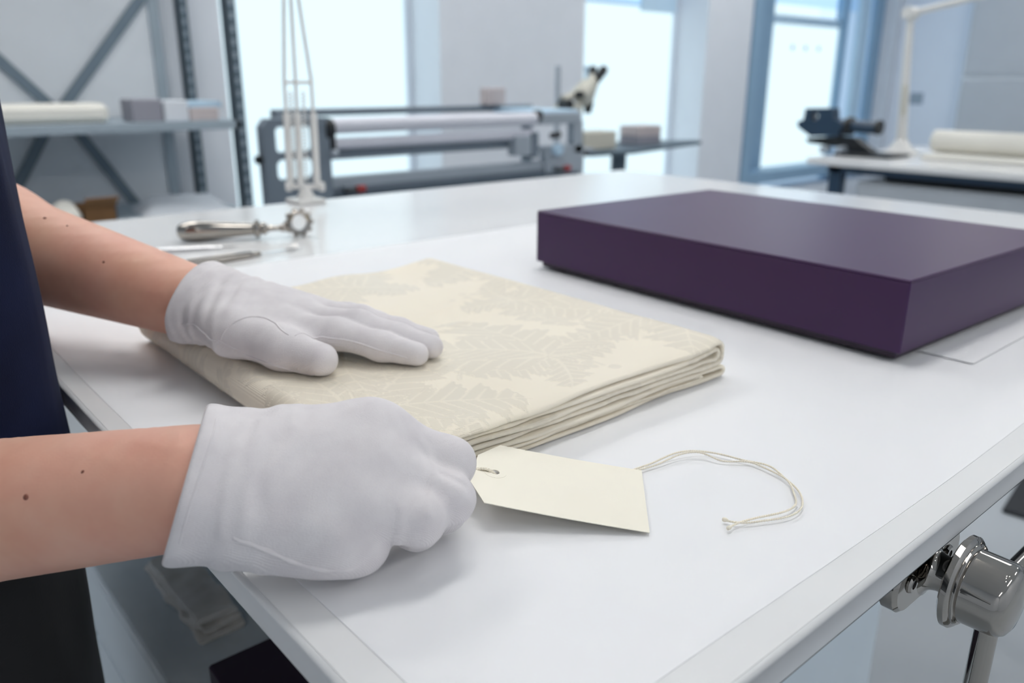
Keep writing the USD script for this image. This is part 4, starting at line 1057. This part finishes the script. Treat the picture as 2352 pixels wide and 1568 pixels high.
def microscope():
    y = 3.02
    t = thing('microscope', 'cream stereo microscope with black eyepieces on a boom stand before the window', 'microscope', (3.02, y, .8235))
    cp, bk = M['cream_plastic'], M['black']
    part(t, 'base_plate', bx((2.95, y - .10, .8235), (3.08, y + .14, .842), .004), M['machine_light'])
    part(t, 'stand_column', cyl((3.05, y, .84), (3.05, y, 1.03), .022, 20), cp)
    part(t, 'boom_post', cyl((2.93, y + .02, .84), (2.93, y + .02, 1.235), .014, 20), M['machine_light'])
    part(t, 'boom_carrier', bx((2.915, y - .03, 1.005), (3.07, y + .04, 1.06), .012), cp)
    part(t, 'focus_knob', cyl((2.915, y - .02, 1.055), (2.915, y - .09, 1.055), .024, 20), bk)
    part(t, 'boom_arm', tube([(2.95, y, 1.075), (3.02, y, 1.095), (3.06, y, 1.105)], .022, 14), cp, 40)
    part(t, 'clamp_knob', cyl((3.015, y - .03, 1.10), (3.015, y - .07, 1.10), .017, 16), bk)
    d = np.array([.50, 0, .62]); d /= np.linalg.norm(d)
    part(t, 'body', trimesh.convex.convex_hull(np.vstack([trimesh.creation.icosphere(2, r).vertices + p for r, p in ((.050, (3.085, y, 1.105)), (.046, (3.115, y, 1.12)), (.036, (3.155, y, 1.165)), (.030, (3.12, y, 1.065)))])), cp, 40)
    part(t, 'objective', lathe([(.030, 0), (.026, .02), (.018, .045), (.019, .055)], (3.128, y, 1.062), (.05, 0, -1), 20), bk, 40)
    for s in (-1, 1):
        p = np.array([3.158, y + .03 * s, 1.172])
        part(t, 'eyepiece', lathe([(.021, 0), (.021, .035), (.024, .04), (.024, .055), (.018, .075)], p, d + np.array([0, .12 * s, 0]), 20), bk, 40)
    part(t, 'camera_port', tube([(3.118, y, 1.15), (3.112, y, 1.20), (3.108, y, 1.235)], [.011, .010, .015], 12), M['blind'], 40)
microscope()

# ------------------------------------------------------------------ shelf rack at left
def rack():
    t = thing('shelf_rack', 'tall grey perforated steel shelf rack with crossed back braces at left', 'rack', (.45, 3.67, 0))
    rk, dk = M['rack'], M['rack_dark']
    yf, yb, xr, xl = 3.40, 3.92, 1.44, -.75
    def post(x, y):
        m = part(t, 'post', [bx((x - .022, y - .004, 0), (x + .022, y + .002, 2.4)), bx((x - .022, y - .004, 0), (x - .016, y + .040, 2.4))], dk)
        holes = [bx((x - .006, y - .006, z), (x + .006, y - .003, z + .022)) for z in np.arange(.05, 2.35, .05)]
        part(m, 'slot', holes, M['rack'], False, kind='stuff')
    for x in (xr, xl):
        post(x, yf); post(x, yb)
    for z in (.22, .625, 1.0, 2.15):
        part(t, 'shelf', [bx((xl, yf, z), (xr, yb, z + .006)), bx((xl, yf - .004, z - .030), (xr, yf, z + .006), .002), bx((xl, yb, z - .03), (xr, yb + .004, z + .006))], rk)
    def brace(p, q):
        p, q = np.array([p[0], yb + .02, p[1]]), np.array([q[0], yb + .02, q[1]]); d = q - p; n = np.array([-d[2], 0, d[0]]); n /= np.linalg.norm(n)
        w = .022; V = []
        for yy in (0, .006):
            V += [p + n * w + [0, yy, 0], p - n * w + [0, yy, 0], q - n * w + [0, yy, 0], q + n * w + [0, yy, 0]]
        part(t, 'cross_brace', trimesh.convex.convex_hull(np.array(V)), M['brace'])
    brace((.84, .98), (1.30, 1.53)); brace((.92, .98), (.44, 1.53)); brace((.86, 1.02), (.40, .30)); brace((.90, 1.02), (1.36, .25))
    part(t, 'back_panel', bx((xl, yb + .035, .1), (1.30, yb + .045, 2.35)), M['wall_grey'])
    part(t, 'panel_edge', bx((1.30, yb + .025, .1), (1.345, yb + .05, 2.35)), rk)
rack()
sh = 1.0062
solo('padded_roll', bx((.30, 3.44, sh), (.945, 3.60, sh + .072), .02), M['foam'], 'long ivory padded roll lying on the upper rack shelf at left', 'roll')
solo('card_box', bx((1.02, 3.42, sh), (1.135, 3.56, sh + .085), .004), M['grey_card'], 'grey card box on the upper rack shelf, left of the white one', 'box')
solo('card_box', bx((1.140, 3.415, sh), (1.235, 3.56, sh + .080), .004), M['wall'], 'white card box on the upper rack shelf beside the grey box', 'box')
solo('card_box', bx((1.240, 3.42, sh), (1.36, 3.60, sh + .050), .004), M['pink_card'], 'low pinkish box under a pale blue folder on the upper rack shelf', 'box')
solo('paper_folder', turn(bx((1.225, 3.43, sh + .051), (1.375, 3.62, sh + .075), .002), 6, (1.3, 3.5, 0)), M['blind'], 'pale blue paper folder on the low box on the upper rack shelf', 'folder')
sl = .6312
def brown_box():
    t = thing('cardboard_box', 'open brown cardboard box on the lower rack shelf behind the forearm', 'box', (.86, 3.5, sl))
    part(t, 'body', [bx((.795, 3.43, sl), (.915, 3.435, sl + .062)), bx((.795, 3.60, sl), (.915, 3.605, sl + .062)), bx((.795, 3.43, sl), (.80, 3.605, sl + .062)), bx((.91, 3.43, sl), (.915, 3.605, sl + .062)), bx((.795, 3.43, sl), (.915, 3.605, sl + .004))], M['brown'])
    part(t, 'flap', turn(bx((.795, 3.36, sl + .059), (.915, 3.435, sl + .063)), -35, (.85, 3.435, sl + .061), (1, 0, 0)), M['brown'])
brown_box()
solo('tissue_bundle', trimesh.convex.convex_hull(np.vstack([trimesh.creation.icosphere(2, r).vertices + p for r, p in ((.035, (.70, 3.46, sl + .036)), (.045, (.745, 3.50, sl + .046)), (.03, (.76, 3.44, sl + .031)))])), M['foam'], 'crumpled pale tissue bundle left of the brown cardboard box', 'tissue', 50)
def stack_of_paper():
    V = np.array([(1.03, 3.44, sl), (1.38, 3.43, sl), (1.40, 3.70, sl), (1.05, 3.72, sl), (1.06, 3.46, sl + .014), (1.37, 3.45, sl + .014), (1.37, 3.66, sl + .05), (1.12, 3.66, sl + .06)])
    solo('paper_stack', trimesh.convex.convex_hull(V), M['wall'], 'slanting pile of pale papers at the right end of the lower rack shelf', 'paper')
stack_of_paper()

# ------------------------------------------------------------------ bench at right
def bench():
    zt = .82
    t = thing('side_bench', 'white topped bench with dark frame at right behind the purple box', 'table', (4.2, 1.0, 0))
    part(t, 'tabletop', bx((3.67, -1.2, zt - .03), (4.85, 2.08, zt), .004), M['laminate'])
    part(t, 'frame_rail', bx((3.73, -1.15, zt - .065), (3.76, 2.0, zt - .03), .003), M['blue_dark'])
    part(t, 'frame_rail', bx((4.76, -1.15, zt - .085), (4.79, 2.0, zt - .03), .003), M['blue_dark'])
    for x in (3.76, 4.77):
        for y in (1.96, -1.1): part(t, 'leg', bx((x - .03, y - .03, 0), (x + .03, y + .03, zt - .03), .003), M['blue_dark'])
    part(t, 'tray', bx((3.80, -1.1, .728), (4.7, 1.75, .750), .003), M['black'])
bench()
chest2 = thing('drawer_unit', 'low grey drawer unit under the white topped bench at right', 'cabinet', (4.2, .8, 0))
part(chest2, 'carcass', bx((3.74, -.9, .04), (4.68, 1.85, .725), .006), M['cabinet'])
for k in range(3): part(chest2, 'drawer', bx((3.722, -.88 + k * .91, .08), (3.74, .01 + k * .91, .715), .004), M['cabinet'])
solo('paper_roll', [cyl((4.20, 1.72, .8955), (4.20, .2, .8955), .052, 40)], M['foam'], 'thick white roll of padding lying along the bench at right', 'roll', 40)
solo('padding_board', bx((4.02, .0, .8205), (4.40, 1.70, .8425), .008), M['foam'], 'flat ivory padding board under the white roll on the bench', 'board')

def clamp_head():
    t = thing('bench_vise', 'dark blue cast bench vise with a round hole, at the bench corner', 'vise', (4.0, 2.05, .82))
    bd = M['blue_dark']; y = np.array([0, -1.0, 0])
    def pl(pts, x0, th, name, mat, hole=None):
        o = Polygon([(-a, b) for a, b in pts]).buffer(.006, 4)
        if hole is not None: o = o.difference(Point(-hole[0], hole[1]).buffer(hole[2], 20))
        part(t, name, prism(o, (x0 + th, 0, 0), (0, -1, 0), (0, 0, 1), -th) if False else prism(o, (x0, 0, 0), (0, -1, 0), (0, 0, 1), -th), mat)
    pl([(2.27, 1.030), (2.135, 1.035), (2.125, .985), (2.09, .975), (2.085, .915), (2.23, .905), (2.30, .945), (2.305, .965), (2.275, .975)], 3.95, .07, 'jaw_head', bd, (2.222, 1.0, .022))
    part(t, 'side_handle', cyl((3.97, 2.265, .962), (3.97, 2.315, .952), .014, 16), M['black'])
    part(t, 'barrel', cyl((3.98, 2.09, .958), (3.98, 1.90, .955), .030, 24), bd)
    part(t, 'barrel_collar', cyl((3.98, 2.06, .957), (3.98, 2.025, .957), .044, 24), M['black'])
    part(t, 'barrel_end', cyl((3.98, 1.905, .957), (3.98, 1.885, .957), .036, 24), M['black'])
    pl([(2.25, .884), (2.09, .902), (2.00, .897), (1.94, .856), (1.91, .843), (2.02, .843), (2.08, .860), (2.24, .872)], 3.955, .06, 'cradle', M['black'])
    for yy, zz in ((2.13, .842), (2.045, .845)): part(t, 'adjust_knob', [cyl((3.90, yy, zz), (3.955, yy, zz), .019, 18)], M['machine_light'])
    part(t, 'base_plate', bx((3.88, 1.78, .8203), (4.10, 2.06, .834), .004), M['black'])
clamp_head()
def lamp_stand():
    t = thing('arm_lamp', 'tall white jointed lamp stand on the bench beside the dark vise', 'lamp', (4.22, 1.885, .8203))
    wm = M['white_metal']
    part(t, 'base', lathe([(.085, 0), (.085, .012), (.055, .03), (.030, .07)], (4.22, 1.885, .8203), (0, 0, 1), 28), wm, 40)
    part(t, 'lower_arm', tube([(4.22, 1.885, .87), (4.22, 1.912, 1.20), (4.22, 1.93, 1.477)], [.026, .020, .016], 16), wm, 40)
    part(t, 'grip', tube([(4.195, 1.885, 1.01), (4.195, 1.895, 1.15)], .011, 12), M['cream_plastic'], 40)
    part(t, 'joint', cyl((4.18, 1.93, 1.482), (4.26, 1.93, 1.482), .030, 20), wm)
    part(t, 'upper_arm', tube([(4.22, 1.93, 1.482), (4.22, 1.74, 1.517), (4.22, 1.28, 1.61)], .015, 14), wm, 40)
    part(t, 'lamp_head', lathe([(.03, 0), (.07, .02), (.10, .07), (.10, .08), (.03, .02)], (4.22, 1.25, 1.63), (0, -.3, -1), 28), wm, 40)
lamp_stand()
